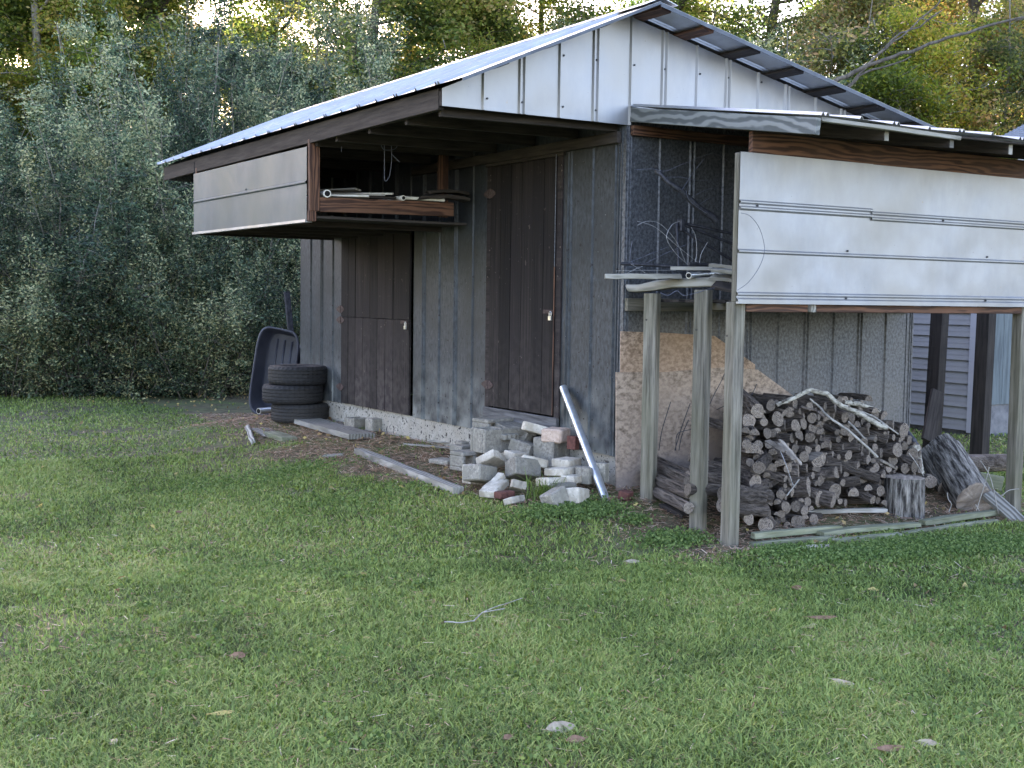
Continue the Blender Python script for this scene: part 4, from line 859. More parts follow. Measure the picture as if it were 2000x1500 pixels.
# ================================================================== STUMP, BIG LOG, EDGING
def bigwood(name, c0, c1, r0, r1, lab, mat='bark_deep', n=40, cat='log'):
    random.seed(hash(lab) % 1000 if 0 else len(lab)); b = MB(); c0, c1 = Vector(c0), Vector(c1); ax = (c1-c0); L = ax.length
    prof = [1+.05*math.sin(3*2*math.pi*j/n+1)+.04*math.sin(5*2*math.pi*j/n)+random.uniform(-.03, .03) for j in range(n)]; vs = []
    K = 10
    for k in range(K+1):
        t = k/K
        for j in range(n):
            a = 2*math.pi*j/n; r = (r0+(r1-r0)*t)*prof[j]*(1+random.uniform(-.012, .012)); vs.append((r*math.cos(a), r*math.sin(a), (t-.5)*L+(random.uniform(-.004, .004) if k in (0, K) else 0)))
    b.add(vs, [(k*n+j, k*n+(j+1) % n, (k+1)*n+(j+1) % n, (k+1)*n+j) for k in range(K) for j in range(n)], 0)
    for k in (0, K):
        base = vs[k*n:(k+1)*n]; inn = [(v[0]*.9, v[1]*.9, v[2]+(.004 if k else -.004)) for v in base]
        b.add(base+inn+[(0, 0, base[0][2]+(.006 if k else -.006))], [(j, (j+1) % n, n+(j+1) % n, n+j) for j in range(n)]+[(n+j, n+(j+1) % n, 2*n) for j in range(n)], 1)
    z = ax.normalized(); x = z.orthogonal().normalized(); y = z.cross(x); m4 = Matrix((x, y, z)).transposed().to_4x4(); m4.translation = (c0+c1)/2
    me_o = b.build(name, [mat, 'cut'], None, mat4=m4); me_o.data.polygons.foreach_set('use_smooth', [p.material_index == 0 for p in me_o.data.polygons])
    return tag(me_o, lab, cat)
M['bark_deep'].node_tree.nodes['Mapping'].inputs['Scale'].default_value = (34, 34, 5)
sb = gat(1785, 1010); sb.y += .10; sdp = depth(sb); tpz = at(1785, 930, 1, sb.y).z
bigwood('stump', (sb.x, sb.y, sb.z-.02), (sb.x+.0, sb.y, tpz), .150, .142, 'short upright round stump with furrowed bark beside the firewood', cat='stump')
l0 = atd(1858, 895, sdp+.75); l1 = atd(1900, 968, sdp+.10); l0 = atd(1842, 880, sdp+.85)
bigwood('big_log', l0, atd(1905, 978, sdp+.20), .150, .150, 'large furrowed log leaning between the stump and the right corner post')
bigwood('big_log', atd(1815, 885, sdp+.85), atd(1855, 950, sdp+.55), .10, .10, 'thinner barked log behind the large leaning log')
bigwood('big_log', atd(1880, 905, sdp+1.3), atd(1975, 903, sdp+1.25), .075, .07, 'dark log lying level behind the right corner post', mat='bark')
o = board('plank', atd(1930, 965, sdp+.15), atd(1995, 1022, sdp-.15), .10, .045, 'wood_old', None, roll=.5, jit=.003, ragged=.01); tag(o, 'short plank leaning down into the grass at the right corner post', 'plank')
o = board('plank', atd(1905, 935, sdp+.9), atd(1958, 945, sdp+.9), .03, .12, 'wood_mossy', None); tag(o, 'upright board behind the large leaning log', 'plank')
branch('branch', [atd(1762, 835, sdp+.45), atd(1775, 848, sdp+.42), atd(1790, 872, sdp+.4), atd(1795, 885, sdp+.4)], .012, .03, 'iron', 'dark curved hook-shaped root standing at the right of the heap', 'root')
bigwood('root_burl', atd(1785, 870, sdp+.4), atd(1793, 925, sdp+.4), .045, .05, 'grey knobby piece of wood below the hook-shaped root', mat='bark_pale', n=14, cat='root')
for i, (pts, lab) in enumerate(((((1850, 962), (1852, 975), (1858, 985), (1853, 1000)), 'pale curved twig in the dark gap right of the stump'), (((1905, 1003), (1925, 940), (1932, 912)), 'thin stem crossing the large log'), (((1955, 970), (1970, 958), (1990, 955)), 'thin stem bending past the right corner post'), (((1775, 885), (1790, 905), (1804, 930)), 'thin stem left of the large log'), (((1915, 900), (1935, 935), (1950, 1003)), 'long thin stem hanging over the large log'), (((1905, 985), (1920, 1010), (1932, 1020)), 'thin stem on the soil before the large log'))):
    wire('twig', [atd(x, y, sdp-.02) for x, y in pts], .0035, 'stick', lab, 'twig', group='twigs about the large log')
# edging boards round the bed
def edge(px0, px1, w_, h_, lab, lift=0, mat='wood_mossy'):
    a, c = gat(*px0), gat(*px1); a.z += h_/2+lift; c.z += h_/2+lift
    o = board('edging_board', a, c, w_, h_, mat, None, jit=.003, bow=.004, ragged=.008); tag(o, lab, 'board', 'edging boards before the firewood')
edge((1466, 1070), (1626, 1057), .05, .035, 'mossy edging board nearest the corner post, in front', .0)
edge((1630, 1062), (1760, 1049), .05, .03, 'mossy edging board in the middle of the front row', .0)
edge((1765, 1047), (1945, 1022), .05, .03, 'mossy edging board at the right end of the front row', .0)
edge((1470, 1058), (1640, 1043), .06, .04, 'upper edging board behind the left front one', .02)
edge((1600, 1050), (1790, 1032), .09, .03, 'wide flat edging board by the stump', .015)
edge((1800, 1032), (1950, 1010), .06, .04, 'upper edging board at the right end behind the front row', .02)
edge((1548, 1076), (1622, 1070), .05, .02, 'whitish brick-like strip lying before the edging', 0, 'paver')
edge((1575, 1008), (1730, 1003), .05, .03, 'long pale batten lying on the soil before the logs', .01, 'wood_old')
edge((1568, 1012), (1605, 1014), .05, .04, 'short dark stick beside the pale batten', .0, 'wood_dark')
edge((1300, 990), (1345, 1012), .14, .03, 'dark flat board in the soil between the first two posts', .0, 'wood_dark')
# ================================================================== FALLEN LEAVES, STICKS ON THE LAWN
def bigleaf(px, py, L, Wd, yaw, mat, lab, curl=.25, tilt=0):
    P = gat(px, py); b = MB(); n = 8; vs = []; L *= .85; Wd *= .8
    for i in range(n+1):
        t = i/n; w_ = Wd/2*math.sin(math.pi*min(1, t*.95+.03))**.8+.0012; x = (t-.5)*L; z = curl*L*(.5-t)**2
        jj = random.uniform(-.1, .1)*w_
        vs += [(x, -w_+jj, z+w_*curl*1.2), (x, 0, z), (x, w_+jj, z+w_*curl*1.2)]
    fs = [(i*3+k, i*3+k+1, i*3+3+k+1, i*3+3+k) for i in range(n) for k in (0, 1)]
    b.add(vs, fs); b.tube([(L*.5, 0, curl*L*.25), (L*.68, .004, curl*L*.25+.004)], .0016, 4)
    m4 = Matrix.Translation(P+Vector((0, 0, .020))) @ Matrix.Rotation(R(yaw), 4, 'Z') @ Matrix.Rotation(R(24)*(-1 if (-math.sin(R(yaw))*(CAM.x-P.x)+math.cos(R(yaw))*(CAM.y-P.y)) > 0 else 1), 4, 'X')
    o = b.build('fallen_leaf', mat, None, mat4=m4, smooth=True); s = o.modifiers.new('t', 'SOLIDIFY'); s.thickness = .0006
    tag(o, lab, 'leaf', 'fallen leaves on the lawn')
for a in ((1235, 1104, .10, .05, 150, 'deadleaf', 'pale leaf nearest the posts on the lawn'), (1557, 1156, .075, .05, -40, 'deadbrown', 'greyish brown leaf right of centre below the edging'), (1605, 1215, .18, .035, 155, 'deadbrown', 'long narrow orange-brown leaf on the right lawn'),
          (1647, 1343, .12, .035, 105, 'deadleaf', 'narrow whitish leaf pointing up left on the right lawn'), (1094, 1434, .135, .075, 170, 'deadleaf', 'largest pale oval leaf at the bottom of the lawn'), (1124, 1457, .085, .05, -10, 'deadbrown', 'pinkish brown leaf just below the largest pale leaf'),
          (1738, 1474, .13, .04, 160, 'deadbrown', 'brown curled leaf at the lower right'), (1810, 1463, .085, .045, 130, 'deadleaf', 'whitish leaf near the lower right corner'), (464, 1291, .085, .06, 140, 'deadbrown', 'pale pinkish leaf on the left half of the lawn'),
          (434, 1404, .105, .028, 170, 'deadyellow', 'yellow curled leaf at the lower left'), (222, 1462, .06, .04, 90, 'deadleaf', 'small white leaf near the lower left corner'), (545, 1181, .05, .04, 60, 'deadbrown', 'small brown leaf on the left mid lawn'), (992, 1452, .06, .035, 20, 'deadbrown', 'small tan leaf at the bottom middle'), (350, 1006, .07, .04, 10, 'deadbrown', 'reddish leaf far left below the straw')):
    bigleaf(*a)
G = lambda x, y, h=.03: gat(x, y)+Vector((0, 0, h))
t0 = branch('twig', [G(868, 1226), G(900, 1228), G(925, 1224), G(942, 1208), G(975, 1194), G(1020, 1179)], .004, .002, 'stick', 'thin forked grey twig lying on the middle of the lawn', 'twig', n=6, wob=.05)
b = MB(); b.tube([G(942, 1208), G(962, 1204), G(985, 1200)], .003, 5); b.build('side_twig', 'stick', t0)

# ================================================================== GRASS, CLOVER, STRAW
C2 = np.array([CAM.x, CAM.y]); yawc = YAW
def vnoise(x, y, s, seed=0):
    r = np.random.default_rng(seed); G_ = r.random((64, 64)); X = x*s; Y = y*s; xi = np.floor(X).astype(int); yi = np.floor(Y).astype(int); fx = X-xi; fy = Y-yi
    fx = fx*fx*(3-2*fx); fy = fy*fy*(3-2*fy); g = lambda a, b_: G_[a % 64, b_ % 64]
    return (g(xi, yi)*(1-fx)+g(xi+1, yi)*fx)*(1-fy)+(g(xi, yi+1)*(1-fx)+g(xi+1, yi+1)*fx)*fy
def ghv(x, y): 
    dx = np.maximum(0, np.maximum(-x, x-3.1)); dy = np.maximum(0, np.maximum(-y, y-6.2)); dx = np.where(x < 0, dx*.5, dx)
    d = np.hypot(dx, dy); s = np.minimum(1, d/1.15); s = s*s*(3-2*s)*.35+s*.65; z = -.06-.24*s
    b_ = np.clip((x-3.5)/2.5, 0, 1); return z+.16*b_*b_*(3-2*b_)*np.clip(1+(y+3)/2, 0, 1)
def bare(x, y):
    """1 on the straw and bare soil next to the shed, 0 on the lawn"""
    n = (vnoise(x, y, 2.3, 3)-.5)*.55+(vnoise(x, y, 7, 4)-.5)*.25
    left = np.minimum(np.minimum(x+1.02+.10*(y-1)*(y < 4), 7.0-y), y+.25)      # beside the left wall
    front = np.minimum(np.minimum(x+.42, 3.3-x), y+1.36)
    d = np.maximum(left, front)
    inside = (x > 0) & (x < 3.1) & (y > 0) & (y < 6.2)
    return np.clip((d+n*.6)/.22+.5, 0, 1)*(x < 3.6), inside
def sample(n, r0, r1, p):
    """positions seen from about the camera, thinning with distance"""
    u = rng.random(n); r = (r0**p+(r1**p-r0**p)*u)**(1/p); a = yawc+rng.uniform(-.74, .74, n)
    return C2[0]+r*np.sin(a), C2[1]+r*np.cos(a), r
def blades(x, y, r, hmul, wmul, rnd=None, zoff=0, lean=1.0):
    n = len(x); z = ghv(x, y)+zoff; h = (.016+.026*rng.random(n)**1.6)*hmul; wd = (.0017+.0022*rng.random(n))*wmul
    a = rng.uniform(0, 6.283, n); ln = (.3+1.5*rng.random(n))*h*lean; dx, dy = np.cos(a), np.sin(a); px, py = -dy, dx
    o = np.stack([x, y, z], 1); D = np.stack([dx, dy, 0*dx], 1); S = np.stack([px, py, 0*px], 1); U = np.array([0, 0, 1.0])
    c = lambda v: v[:, None]
    V = np.stack([o-S*c(wd), o+S*c(wd), o+D*c(ln*.38)+U*c(h*.62)+S*c(wd*.8), o+D*c(ln*.38)+U*c(h*.62)-S*c(wd*.8), o+D*c(ln)+U*c(h*(1-.25*rng.random(n)))], 1).reshape(-1, 3)
    i = np.arange(n)*5; Q = np.stack([i, i+1, i+2, i+3], 1); T = np.stack([i+3, i+2, i+4], 1)
    return V, Q, T, np.repeat(rng.random(n) if rnd is None else rnd, 5)
parts = []
for (n, r0, r1, p, hm, wm) in ((540000, 3.6, 7.5, 1.4, 1.0, .95), (430000, 7.0, 12.5, 1.5, 1.0, 1.4), (280000, 12, 26, 1.6, 1.0, 2.4)):
    x, y, r = sample(n, r0, r1, p); bz, ins = bare(x, y)
    cl = vnoise(x, y, 9, 8)*.6+vnoise(x, y, 22, 9)*.4                          # tufts
    keep = (rng.random(n) > bz*.985) & ~ins & (rng.random(n) < .55+.8*cl)
    far = np.clip((y-(11.0-.55*x))/3, 0, 1); keep &= rng.random(n) > far*.85; worn = vnoise(x, y, .7, 31)*.5+vnoise(x, y, 2.2, 32)*.3+vnoise(x, y, 6, 33)*.2; keep &= rng.random(n) > np.clip((worn-.56)*5, 0, .72)   # thin out under the hedge
    x, y, r, cl = x[keep], y[keep], r[keep], cl[keep]
    rn = rng.random(len(x)); pt = vnoise(x, y, .8, 5)*.5+vnoise(x, y, 2.6, 6)*.5; rn = np.clip(rn*.85+(pt-.42)*.45, 0, 1)
    V, Q, T, rd = blades(x, y, r, hm*(.85+.4*cl), wm, rn); parts.append((V, Q, T, rd))
def merge(parts, name, mat):
    off = 0; Vs, Qs, Ts, Rs = [], [], [], []
    for V, Q, T, rd in parts: Vs.append(V); Qs.append(Q+off); Ts.append(T+off); Rs.append(rd); off += len(V)
    return link(name, npmesh(name, np.concatenate(Vs), [np.concatenate(Qs), np.concatenate(Ts)], mat, np.concatenate(Rs)))
tag(merge(parts, 'grass', 'grass'), 'short patchy green lawn grass with dry tan blades', 'grass', kind='stuff')
# weeds in the block pile and by the posts: taller blades
def tuft(px, py, n, hgt, lab, spread=.05, name='weed_tuft'):
    P = gat(px, py); x = P.x+rng.normal(0, spread, n); y = P.y+rng.normal(0, spread, n)
    V, Q, T, rd = blades(x, y, None, hgt/.045, 1.3, rng.random(n)*.5, lean=.8); o = link(name, npmesh(name, V, [Q, T], 'grass', rd)); tag(o, lab, 'weeds', 'weed tufts', kind='stuff')
tuft(1062, 975, 170, .24, 'tall grassy weeds growing through the front of the block pile', .05)
tuft(1015, 950, 45, .18, 'smaller weed tuft left of the tall one in the block pile', .04)
tuft(640, 832, 50, .09, 'low dry weed tuft at the foot of the tyres', .10)
tuft(700, 840, 40, .07, 'short weed tuft by the grey blocks', .08)
tuft(808, 872, 70, .05, 'low green tuft in the straw near the foundation', .12)
# clover-like ground cover
cx = []; 
for px, py, sx, n in ((1110, 997, .16, 2600), (1165, 1003, .12, 1500), (1060, 1003, .12, 900), (1330, 1062, .14, 1500), (1300, 1058, .12, 900), (1520, 1083, .12, 1300), (1700, 1085, .20, 2800), (1800, 1075, .25, 3600), (1900, 1068, .24, 3400), (1960, 1075, .2, 2200), (1240, 1022, .06, 500), (1620, 1095, .2, 1400),
                      (520, 1120, .5, 900), (200, 1000, .8, 900), (420, 950, .5, 1400), (560, 925, .35, 1500), (700, 980, .4, 900), (300, 870, .6, 800), (1960, 1250, .3, 500), (150, 1260, .3, 350), (350, 1290, .25, 250)):
    P = gat(px, py); x = P.x+rng.normal(0, sx, n); y = P.y+rng.normal(0, sx*.55, n)
    k = ~((x > .0) & (y > -1.3) & (x < 3.2)); x, y = x[k], y[k]; cx.append(np.stack([x, y, ghv(x, y)+.012+.035*rng.random(len(x))], 1))
for i in range(46):
    px, py = random.uniform(-60, 2060), random.uniform(1090, 1520); P = gat(px, py); n = random.randint(12, 70); sx = random.uniform(.02, .08)
    x = P.x+rng.normal(0, sx, n); y = P.y+rng.normal(0, sx, n); cx.append(np.stack([x, y, ghv(x, y)+.015+.03*rng.random(n)], 1))
cx = np.concatenate(cx); V, Q = leaves_np(cx, .020, .8, up=.6)
tag(link('clover', npmesh('clover', V, [Q], 'clover', np.repeat(rng.random(len(cx)), 4))), 'low bright green clover patches at the foot of the block pile and edging', 'clover', kind='stuff')
# pine straw, chips and small leaves on the bare strip and in the bay
x, y, r = sample(420000, 7.5, 17, 1.5); x3, y3, _ = sample(15000, 3.6, 9, 1.4); x, y = np.concatenate([x, x3]), np.concatenate([y, y3]); bz, ins = bare(x, y); lw = (rng.random(len(x)) < .07) | (np.arange(len(x)) >= 420000)
k = ((rng.random(len(x)) < bz) | lw) & ~ins; x, y = x[k], y[k]
n = len(x); a = rng.uniform(0, 6.283, n); L = rng.uniform(.02, .075, n); z = ghv(x, y)+rng.uniform(.001, .022, n); wd = rng.uniform(.0012, .0028, n)
D = np.stack([np.cos(a)*L/2, np.sin(a)*L/2, rng.normal(0, .16, n)*L/2], 1); S = np.stack([-np.sin(a)*wd, np.cos(a)*wd, 0*a+.0005], 1); o_ = np.stack([x, y, z], 1)
V = np.stack([o_-D-S, o_-D+S, o_+D+S, o_+D-S], 1).reshape(-1, 3); rd = rng.random(n)
# greyer chips inside the wood bay
tag(link('pine_straw', npmesh('pine_straw', V, [np.arange(4*n).reshape(-1, 4)], 'litter', np.repeat(rd, 4))), 'brown pine straw and wood chips strewn along the shed', 'straw', kind='stuff')
x, y, r = sample(16000, 5, 24, 1.8); bz, ins = bare(x, y); far = np.clip((y-(10.2-.55*x))/3, 0, 1); k = (rng.random(len(x)) < .05+.25*bz+.9*far) & ~ins; x, y = x[k], y[k]
c = np.stack([x, y, ghv(x, y)+.02], 1); V, Q = leaves_np(c, .05, .55, up=.2)
tag(link('leaf_litter', npmesh('leaf_litter', V, [Q], 'leafspeck', np.repeat(rng.random(len(c)), 4))), 'small fallen leaves scattered below the hedge and on the lawn', 'leaves', kind='stuff')

# ================================================================== HEDGE AND TREES
def tubes_np(paths, n=3):
    """paths: list of (k,3) points and (k,) radii -> vertices, quads"""
    Vs, Qs, off = [], [], 0
    for P, rr in paths:
        P = np.asarray(P, float); k = len(P); T = np.gradient(P, axis=0); T /= np.linalg.norm(T, axis=1)[:, None]+1e-9
        A = np.cross(T, [.3, .9, .2]); A /= np.linalg.norm(A, axis=1)[:, None]+1e-9; B = np.cross(T, A); an = np.arange(n)*2*math.pi/n
        V = P[:, None, :]+(A[:, None, :]*np.cos(an)[None, :, None]+B[:, None, :]*np.sin(an)[None, :, None])*np.asarray(rr)[:, None, None]
        i = np.arange(k-1)[:, None]*n; j = np.arange(n)[None, :]; j2 = (j+1) % n
        Q = np.stack([i+j, i+j2, i+n+j2, i+n+j], -1).reshape(-1, 4)+off; Vs.append(V.reshape(-1, 3)); Qs.append(Q); off += len(Vs[-1])
    return np.concatenate(Vs), np.concatenate(Qs)
def path(p0, d, L, k, wig, grav=0):
    P = [np.array(p0, float)]; d = np.array(d, float); d /= np.linalg.norm(d)
    for i in range(k):
        d = d+rng.normal(0, wig, 3); d[2] += grav; d /= np.linalg.norm(d); P.append(P[-1]+d*L/k)
    return np.array(P), d
def make_shrub(H, Rr, nst, nleaf, size, sg=.055):
    stems, twigs, tips = [], [], []
    for i in range(nst):
        a = rng.uniform(0, 6.28); rr = rng.uniform(0, .45); out = rng.uniform(.03, .62)**1.0; Ls = H*rng.uniform(.55, 1.08)*(1-.25*out)
        P, d = path((rr*math.cos(a), rr*math.sin(a), -.1), (math.cos(a)*out, math.sin(a)*out, 1), Ls, 9, .10, -.02)
        stems.append((P, np.linspace(.016, .003, 10)))
        for j in range(22):
            t = rng.uniform(.10, 1)*9; q = int(min(8, t)); p = P[q]+(P[q+1]-P[q])*(t-q); a2 = rng.uniform(0, 6.28)
            lean_ = rng.uniform(.3, 1.1); Lt = rng.uniform(.3, .95)*(1.15-.55*t/9)
            Pt, _ = path(p, (math.cos(a2), math.sin(a2), lean_*rng.uniform(-.3, 1)), Lt, 4, .16, -.03)
            twigs.append((Pt, np.linspace(.005, .0015, 5))); tips.append(Pt)
    for i in range(70):     # long upright feathery shoots
        q = stems[rng.integers(0, nst)][0]; p = q[rng.integers(4, 10)]; Pt, _ = path(p, (rng.normal(0, .28), rng.normal(0, .28), 1), rng.uniform(.6, 1.3), 4, .05); twigs.append((Pt, np.linspace(.005, .0015, 5))); tips += [Pt, Pt]
    k = nleaf//len(tips)+1; C = []
    for Pt in tips:
        m = int(k*rng.choice([.1, .4, .9, 1.5, 2.3])); t = rng.uniform(.1, 1, m)*4; q = np.minimum(3, t.astype(int)); C.append(Pt[q]+(Pt[q+1]-Pt[q])*(t-q)[:, None]+rng.normal(0, sg, (m, 3)))
    C = np.concatenate(C); C = C[(C[:, 2] > .05)]
    return stems+twigs, C
def lobs(name, paths, C, size, leafm, barkm, aspect, up=0, droop=None, n=3):
    V, Q = leaves_np(C, size, aspect, up, droop); cl = np.clip(.5+.35*np.sin(C[:, 0]*1.9+C[:, 2]*1.3)+.3*rng.normal(size=len(C)), 0, 1)
    a = npmesh('crown', V, [Q], leafm, np.repeat(cl, 4)); W_, Qw = tubes_np(paths, n); t = npmesh('trunk', W_, [Qw], barkm); t.polygons.foreach_set('use_smooth', [True]*len(t.polygons)); return a, t
def plant(name, meshes, x, y, rz, s, lab, cat, group, colr, tilt=0):
    z = float(ghv(np.array([x]), np.array([y]))[0])-.05
    r = thing(name, (x, y, z), lab, cat, group)
    m = Matrix.Translation((x, y, z)) @ Matrix.Rotation(tilt, 4, 'X') @ Matrix.Rotation(rz, 4, 'Z') @ Matrix.Diagonal((s[0], s[0], s[1], 1))
    c = link('crown', meshes[0], r, m); t = link('trunk', meshes[1], r, m); c.color = ((colr[0]*.93 if colr[0] > 1.15 else colr[0]), colr[1]*(.99 if colr[0] > 1.15 else 1), colr[2]*(1.5 if colr[0] > 1.15 else 1.1), 1); return r
SH = [lobs('shrub', *make_shrub(h, 1, 32, 92000, .05), .052, 'leaf_hedge', 'tree_pale', .42) for h in (5.6, 5.0)]
SHS = lobs('shrub', *make_shrub(3.0, 1, 24, 40000, .05), .050, 'leaf_hedge', 'tree_bark', .45)
def make_tree(H, z0, spread, nb, nleaf, trunk_r, leaf_sig=.22, up=.35, top=1.0, lean=0):
    paths, tips = [], []; P, d = path((0, 0, -.2), (lean, .02, 1), H*.92, 14, .035); paths.append((P, np.linspace(trunk_r, trunk_r*.22, 15)))
    for i in range(nb):
        t = (z0/H+(1-z0/H)*(i+rng.random())/nb)*13; q = int(min(12, t)); p = P[q]+(P[q+1]-P[q])*(t-q); a = rng.uniform(0, 6.28); f = t/13
        Lb = spread*rng.uniform(.6, 1.1)*(1.15-.75*max(0, f-.25)); Pb, _ = path(p, (math.cos(a), math.sin(a), up*rng.uniform(.3, 2)), Lb, 7, .15, .01); paths.append((Pb, np.linspace(trunk_r*.35*(1-f*.5), .008, 8)))
        for j in range(9):
            t2 = rng.uniform(.2, 1)*7; q2 = int(min(6, t2)); p2 = Pb[q2]+(Pb[q2+1]-Pb[q2])*(t2-q2); a2 = rng.uniform(0, 6.28)
            Pc, _ = path(p2, (math.cos(a2), math.sin(a2), rng.uniform(-.3, .9)), rng.uniform(.35, 1.2), 4, .2); paths.append((Pc, np.linspace(.012, .003, 5))); tips.append(Pc)
    k = nleaf//len(tips)+1; C = []
    for Pt in tips:
        m = int(k*rng.uniform(.2, 1.8)*(1 if Pt[0][2] < 7 else (1.7 if H > 10 else 1))); t = rng.uniform(.1, 1, m)*4; q = np.minimum(3, t.astype(int)); C.append(Pt[q]+(Pt[q+1]-Pt[q])*(t-q)[:, None]+rng.normal(0, leaf_sig, (m, 3))*[1, 1, .7])  # upper crowns of tall trees made denser to block the sun
    return paths, np.concatenate(C)
TT = [lobs('tree', *make_tree(17, 2.2, 3.6, 34, 40000, .19), .10, 'leaf_tree', 'tree_bark', .55, n=6), lobs('tree', *make_tree(18, 3.0, 4.0, 30, 34000, .16), .11, 'leaf_tree', 'tree_bark', .5, n=6), lobs('tree', *make_tree(15, 1.6, 3.2, 34, 36000, .13), .085, 'leaf_tree', 'tree_pale', .55, n=6)]
UB = [lobs('small_tree', *make_tree(8, .8, 2.5, 26, 44000, .06, .15), .080, 'leaf_tree', 'tree_pale', .5, n=4), lobs('small_tree', *make_tree(7.5, .6, 2.3, 26, 48000, .055, .13), .065, 'leaf_hedge', 'tree_pale', .5, n=4)]
def pd(px, dist):   # a spot on the ground in the direction of a picture column
    d = ray(px, 600); d.z = 0; d = d/d.dot(Vector((_f.x, _f.y, 0)).normalized()); P = CAM+d*dist; return P.x, P.y
GH = (1, 1, 1)
hd = [(-330, 19.5, 0, 'hedge shrub outside the left edge of the lawn'), (-120, 20.5, 1, 'second hedge shrub beyond the left edge'), (60, 20.3, 0, 'leftmost tall grey-green shrub of the hedge'), (215, 21.2, 1, 'second tall shrub of the hedge from the left'), (330, 21.0, 0, 'third tall shrub, the highest left of the shed roof'), (455, 21.8, 1, 'tall shrub behind the left end of the shed eave'),
      (590, 23, 0, 'dark shrub behind the far corner of the shed'), (730, 24, 1, 'shrub seen just above the middle of the left roof slope'), (140, 23.5, 0, 'shrub in the second row behind the left hedge'), (390, 24, 1, 'shrub in the second row behind the third tall shrub'), (860, 25, 0, 'shrub behind the shed roof below the yellow-green trees')]
for i, (px, ds, k, lab) in enumerate(hd):
    x, y = pd(px, ds); plant('hedge_shrub', SH[k], x, y, i*1.7, (1.0+.12*(i % 3), (.95+.09*((i*7) % 3))*{-330: .8, -120: .8, 60: .82, 330: 1.22, 455: 1.28, 590: 1.3, 730: 1.08, 390: 1.3, 860: .95}.get(px, 1)), lab, 'shrub', 'grey-green hedge shrubs', (1, 1, 1) if i % 2 else (.9, 1.0, 1.05))
for i, (px, ds, lab) in enumerate(((20, 18.9, 'low shrub at the foot of the hedge at the left edge'), (150, 19.2, 'low shrub at the hedge foot, second from the left'), (270, 19.6, 'low shrub at the hedge foot, third from the left'), (380, 19.4, 'low shrub at the hedge foot left of the leaning trunk'), (520, 20.6, 'low shrub right of the leaning trunk behind the tub'), (-150, 18.8, 'low shrub beyond the left edge'))):
    x, y = pd(px, ds); plant('low_shrub', SHS, x, y, i*2.1, (1.0, .95+.1*(i % 3)), lab, 'shrub', 'low shrubs at the hedge foot', (.85, .88, .85))
x, y = pd(470, 19.6); b = MB(); a = gat(468, 765)
P = [atd(475, 770, depth(a)), atd(455, 735, depth(a)), atd(435, 690, depth(a)), atd(418, 640, depth(a)), atd(408, 590, depth(a)), atd(405, 500, depth(a)+.6)]
branch('snag', P, .13, .06, 'tree_bark', 'dark leaning trunk in front of the hedge left of the cart tub', 'trunk', n=10, wob=.04)
tr = [(-60, 29, 0, (.8, .95, .7), 'tall green tree behind the left edge of the hedge'), (70, 27, 2, (1, 1.05, .7), 'pale-trunked tree at the upper left with sunlit leaves'), (135, 28.5, 0, (1.15, 1.1, .7), 'second trunk at the upper left with yellow leaves'), (330, 30, 1, (.85, .95, .8), 'tree behind the top of the tall hedge shrub'),
      (480, 33, 0, (.95, .95, .8), 'tree in the gap left of the thick trunk'), (673, 28, 1, (.9, 1, .8), 'tree with a thick grey trunk above the left roof slope'), (800, 31, 2, (1.3, 1.2, .7), 'yellow-green tree above the left roof slope'), (940, 29, 0, (1.25, 1.15, .65), 'yellow-green tree above the roof left of the ridge'), (1080, 32, 2, (1.1, 1.1, .8), 'airy tree just left of the roof ridge'),
      (1250, 30, 0, (.75, .9, .85), 'dark green tree behind the roof ridge'), (1430, 28, 1, (.8, .9, .8), 'dark green tree right of the roof ridge'), (1640, 27, 2, (1.2, 1.0, .8), 'tree with a slim forked trunk above the right roof slope'), (1790, 32, 1, (1.35, 1.05, .75), 'tan-leaved tree above the lean-to roof'), (1930, 28, 0, (1.45, 1.15, .75), 'yellowish tree at the upper right corner'), (2080, 30, 2, (1.2, 1.1, .8), 'tree beyond the right edge'), (2300, 30, 0, (1.0, 1.0, .8), 'tree far beyond the right edge'), (-280, 30, 1, (.9, 1, .8), 'tree far beyond the left edge'),
      (245, 30, 0, (1, 1, .8), 'tall tree added to shade the lawn, between the pale trunk and the highest shrub'), (160, 34, 1, (1, 1, .8), 'added shade tree in the back row right of the pale trunk'), (20, 33, 1, (1, 1, .8), 'added sun-blocking tree in the back row at the top left corner'), (210, 36, 1, (1, 1, .8), 'tree in the back row at the upper left'), (560, 38, 2, (1.1, 1.0, .8), 'tree in the back row above the hedge'), (880, 37, 1, (1.2, 1.1, .8), 'tree in the back row left of the ridge'), (1350, 36, 0, (1.0, 1.0, .8), 'tree in the back row right of the ridge'), (1720, 38, 0, (1.3, 1.1, .8), 'tree in the back row above the lean-to'), (2020, 37, 1, (1.2, 1.1, .8), 'tree in the back row at the right edge')]  # first three here added to keep the sun off the lawn
for i, (px, ds, k, cl, lab) in enumerate(tr):
    x, y = pd(px, ds); plant('tree', TT[k], x, y, i*2.4, (1.0+.06*(i % 3), 1.0), lab, 'tree', 'tall trees behind the shed', cl)
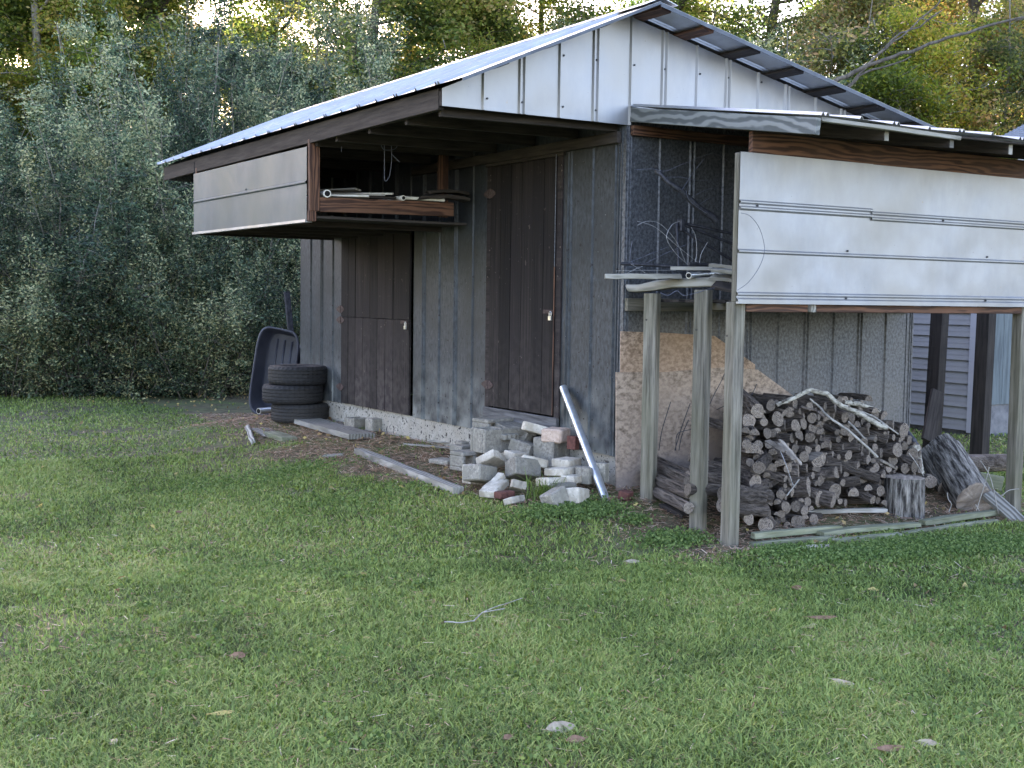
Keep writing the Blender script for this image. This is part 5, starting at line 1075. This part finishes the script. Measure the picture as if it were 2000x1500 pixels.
ub = [(20, 26, 0, (1.1, 1.1, .65), 'small yellow-leaved tree at the top left corner'), (130, 27, 0, (1.15, 1.1, .65), 'small yellow-leaved tree right of the pale trunk at the top left'), (250, 28, 0, (1.1, 1.1, .7), 'small green-yellow tree behind the highest hedge shrub'), (400, 28, 1, (1, 1, 1), 'small grey-green tree at the top between hedge and thick trunk'), (520, 26, 1, (1, 1, 1), 'small dark tree above the far end of the eave'), (640, 25.5, 1, (1, 1, 1), 'small grey-green tree below the thick trunk'), (790, 27, 0, (1.1, 1.1, .7), 'small yellow-green tree above the left roof slope'), (960, 28, 0, (1.1, 1.1, .7), 'small yellow-green tree near the middle of the roof slope'), (1110, 27, 1, (1, 1, .9), 'small green tree left of the ridge'),
      (1330, 26, 1, (.9, 1, .9), 'small dark tree right of the ridge'), (1480, 25, 1, (.95, 1, .9), 'small dark tree above the right rake of the roof'), (1600, 26, 0, (1.2, 1.0, .8), 'small tan-leaved tree above the right rake'), (1740, 25, 1, (1.3, 1.2, .8), 'small olive tree above the lean-to roof'), (1830, 24, 0, (1.45, 1.3, .5), 'small bright yellow-leaved tree above the lean-to roof'), (1920, 26, 0, (1.3, 1.1, .8), 'small tan tree left of the shingle roof'), (2010, 25, 0, (1.3, 1.1, .8), 'small tan tree at the right edge above the shingle roof'), (-60, 25, 1, (1, 1, 1), 'small tree beyond the left edge behind the hedge'), (2140, 26, 1, (1.1, 1.1, .8), 'small tree beyond the right edge'),
      (330, 32, 0, (1, 1.05, .8), 'second-row small tree behind the highest hedge shrub'), (600, 32, 0, (1.05, 1.1, .8), 'second-row small tree left of the thick grey trunk'), (720, 33, 0, (1.2, 1.15, .7), 'second-row small yellow-green tree right of the thick grey trunk'), (870, 32, 0, (1.25, 1.2, .7), 'second-row small yellow tree above the roof slope'), (1030, 33, 1, (1.1, 1.1, .8), 'second-row small tree left of the ridge'), (1180, 33, 0, (1.0, 1.1, .8), 'second-row small tree at the ridge'),
      (1280, 31, 1, (.8, .95, .9), 'second-row dark tree right of the ridge'), (1400, 31, 1, (.85, .95, .9), 'second-row dark tree above the right rake'), (1540, 32, 0, (1.1, 1.05, .8), 'second-row small tree above the slim forked trunk base'), (1680, 33, 1, (1.2, 1.15, .8), 'second-row olive tree above the lean-to'), (1980, 32, 1, (1.2, 1.15, .8), 'second-row olive tree at the upper right'), (60, 32, 1, (1.1, 1.1, .8), 'second-row small tree at the upper left')]
for i, (px, ds, k, cl, lab) in enumerate(ub):
    x, y = pd(px, ds); plant('small_tree', UB[k], x, y, i*1.9, (1.0, 1.0+.08*(i % 3-1)), lab, 'tree', 'small trees behind the shed', cl)
# far wood closing the horizon
pth, C = [], []
n = 90000; a = yawc+rng.uniform(-1.15, 1.15, n); r = rng.uniform(44, 52, n); z = rng.random(n)**.9*(5+2.5*vnoise(a*20, r*.1, 1, 12)); C = np.stack([C2[0]+r*np.sin(a), C2[1]+r*np.cos(a), z-.3], 1)
V, Q = leaves_np(C, .30, .6); tag(link('far_wood', npmesh('far_wood', V, [Q], 'leaf_tree', np.repeat(rng.random(n), 4))), 'far woodland closing the view behind the trees', 'wood', kind='stuff')
# leaning bough at the upper right
Bq = lambda x, y, d_=21: atd(x, y, d_)
br = thing('bough', Bq(1660, 170), 'long bare leaning bough crossing the upper right above the lean-to roof', 'bough')
def part_branch(pts, r0, r1):
    P = [Vector(p) for p in pts]; Q = []
    for i in range(len(P)-1):
        for k in range(4): Q.append(P[i].lerp(P[i+1], k/4)+Vector([random.uniform(-.02, .02) for _ in range(3)]))
    Q.append(P[-1]); b = MB(); b.tube(Q, [r0+(r1-r0)*i/(len(Q)-1) for i in range(len(Q))], 7); return b.build('limb', 'tree_bark', br, smooth=True)
part_branch([Bq(1560, 215, 22), Bq(1615, 168), Bq(1665, 142), Bq(1710, 122), Bq(1780, 100), Bq(1850, 75), Bq(1930, 50), Bq(2010, 32)], .042, .02)
part_branch([Bq(1650, 175), Bq(1690, 140), Bq(1740, 128), Bq(1780, 110)], .024, .012)
part_branch([Bq(1655, 175), Bq(1700, 120), Bq(1760, 70), Bq(1830, 10), Bq(1860, -30)], .02, .01)
part_branch([Bq(1700, 118), Bq(1760, 66), Bq(1800, 50), Bq(1840, 20)], .02, .01)
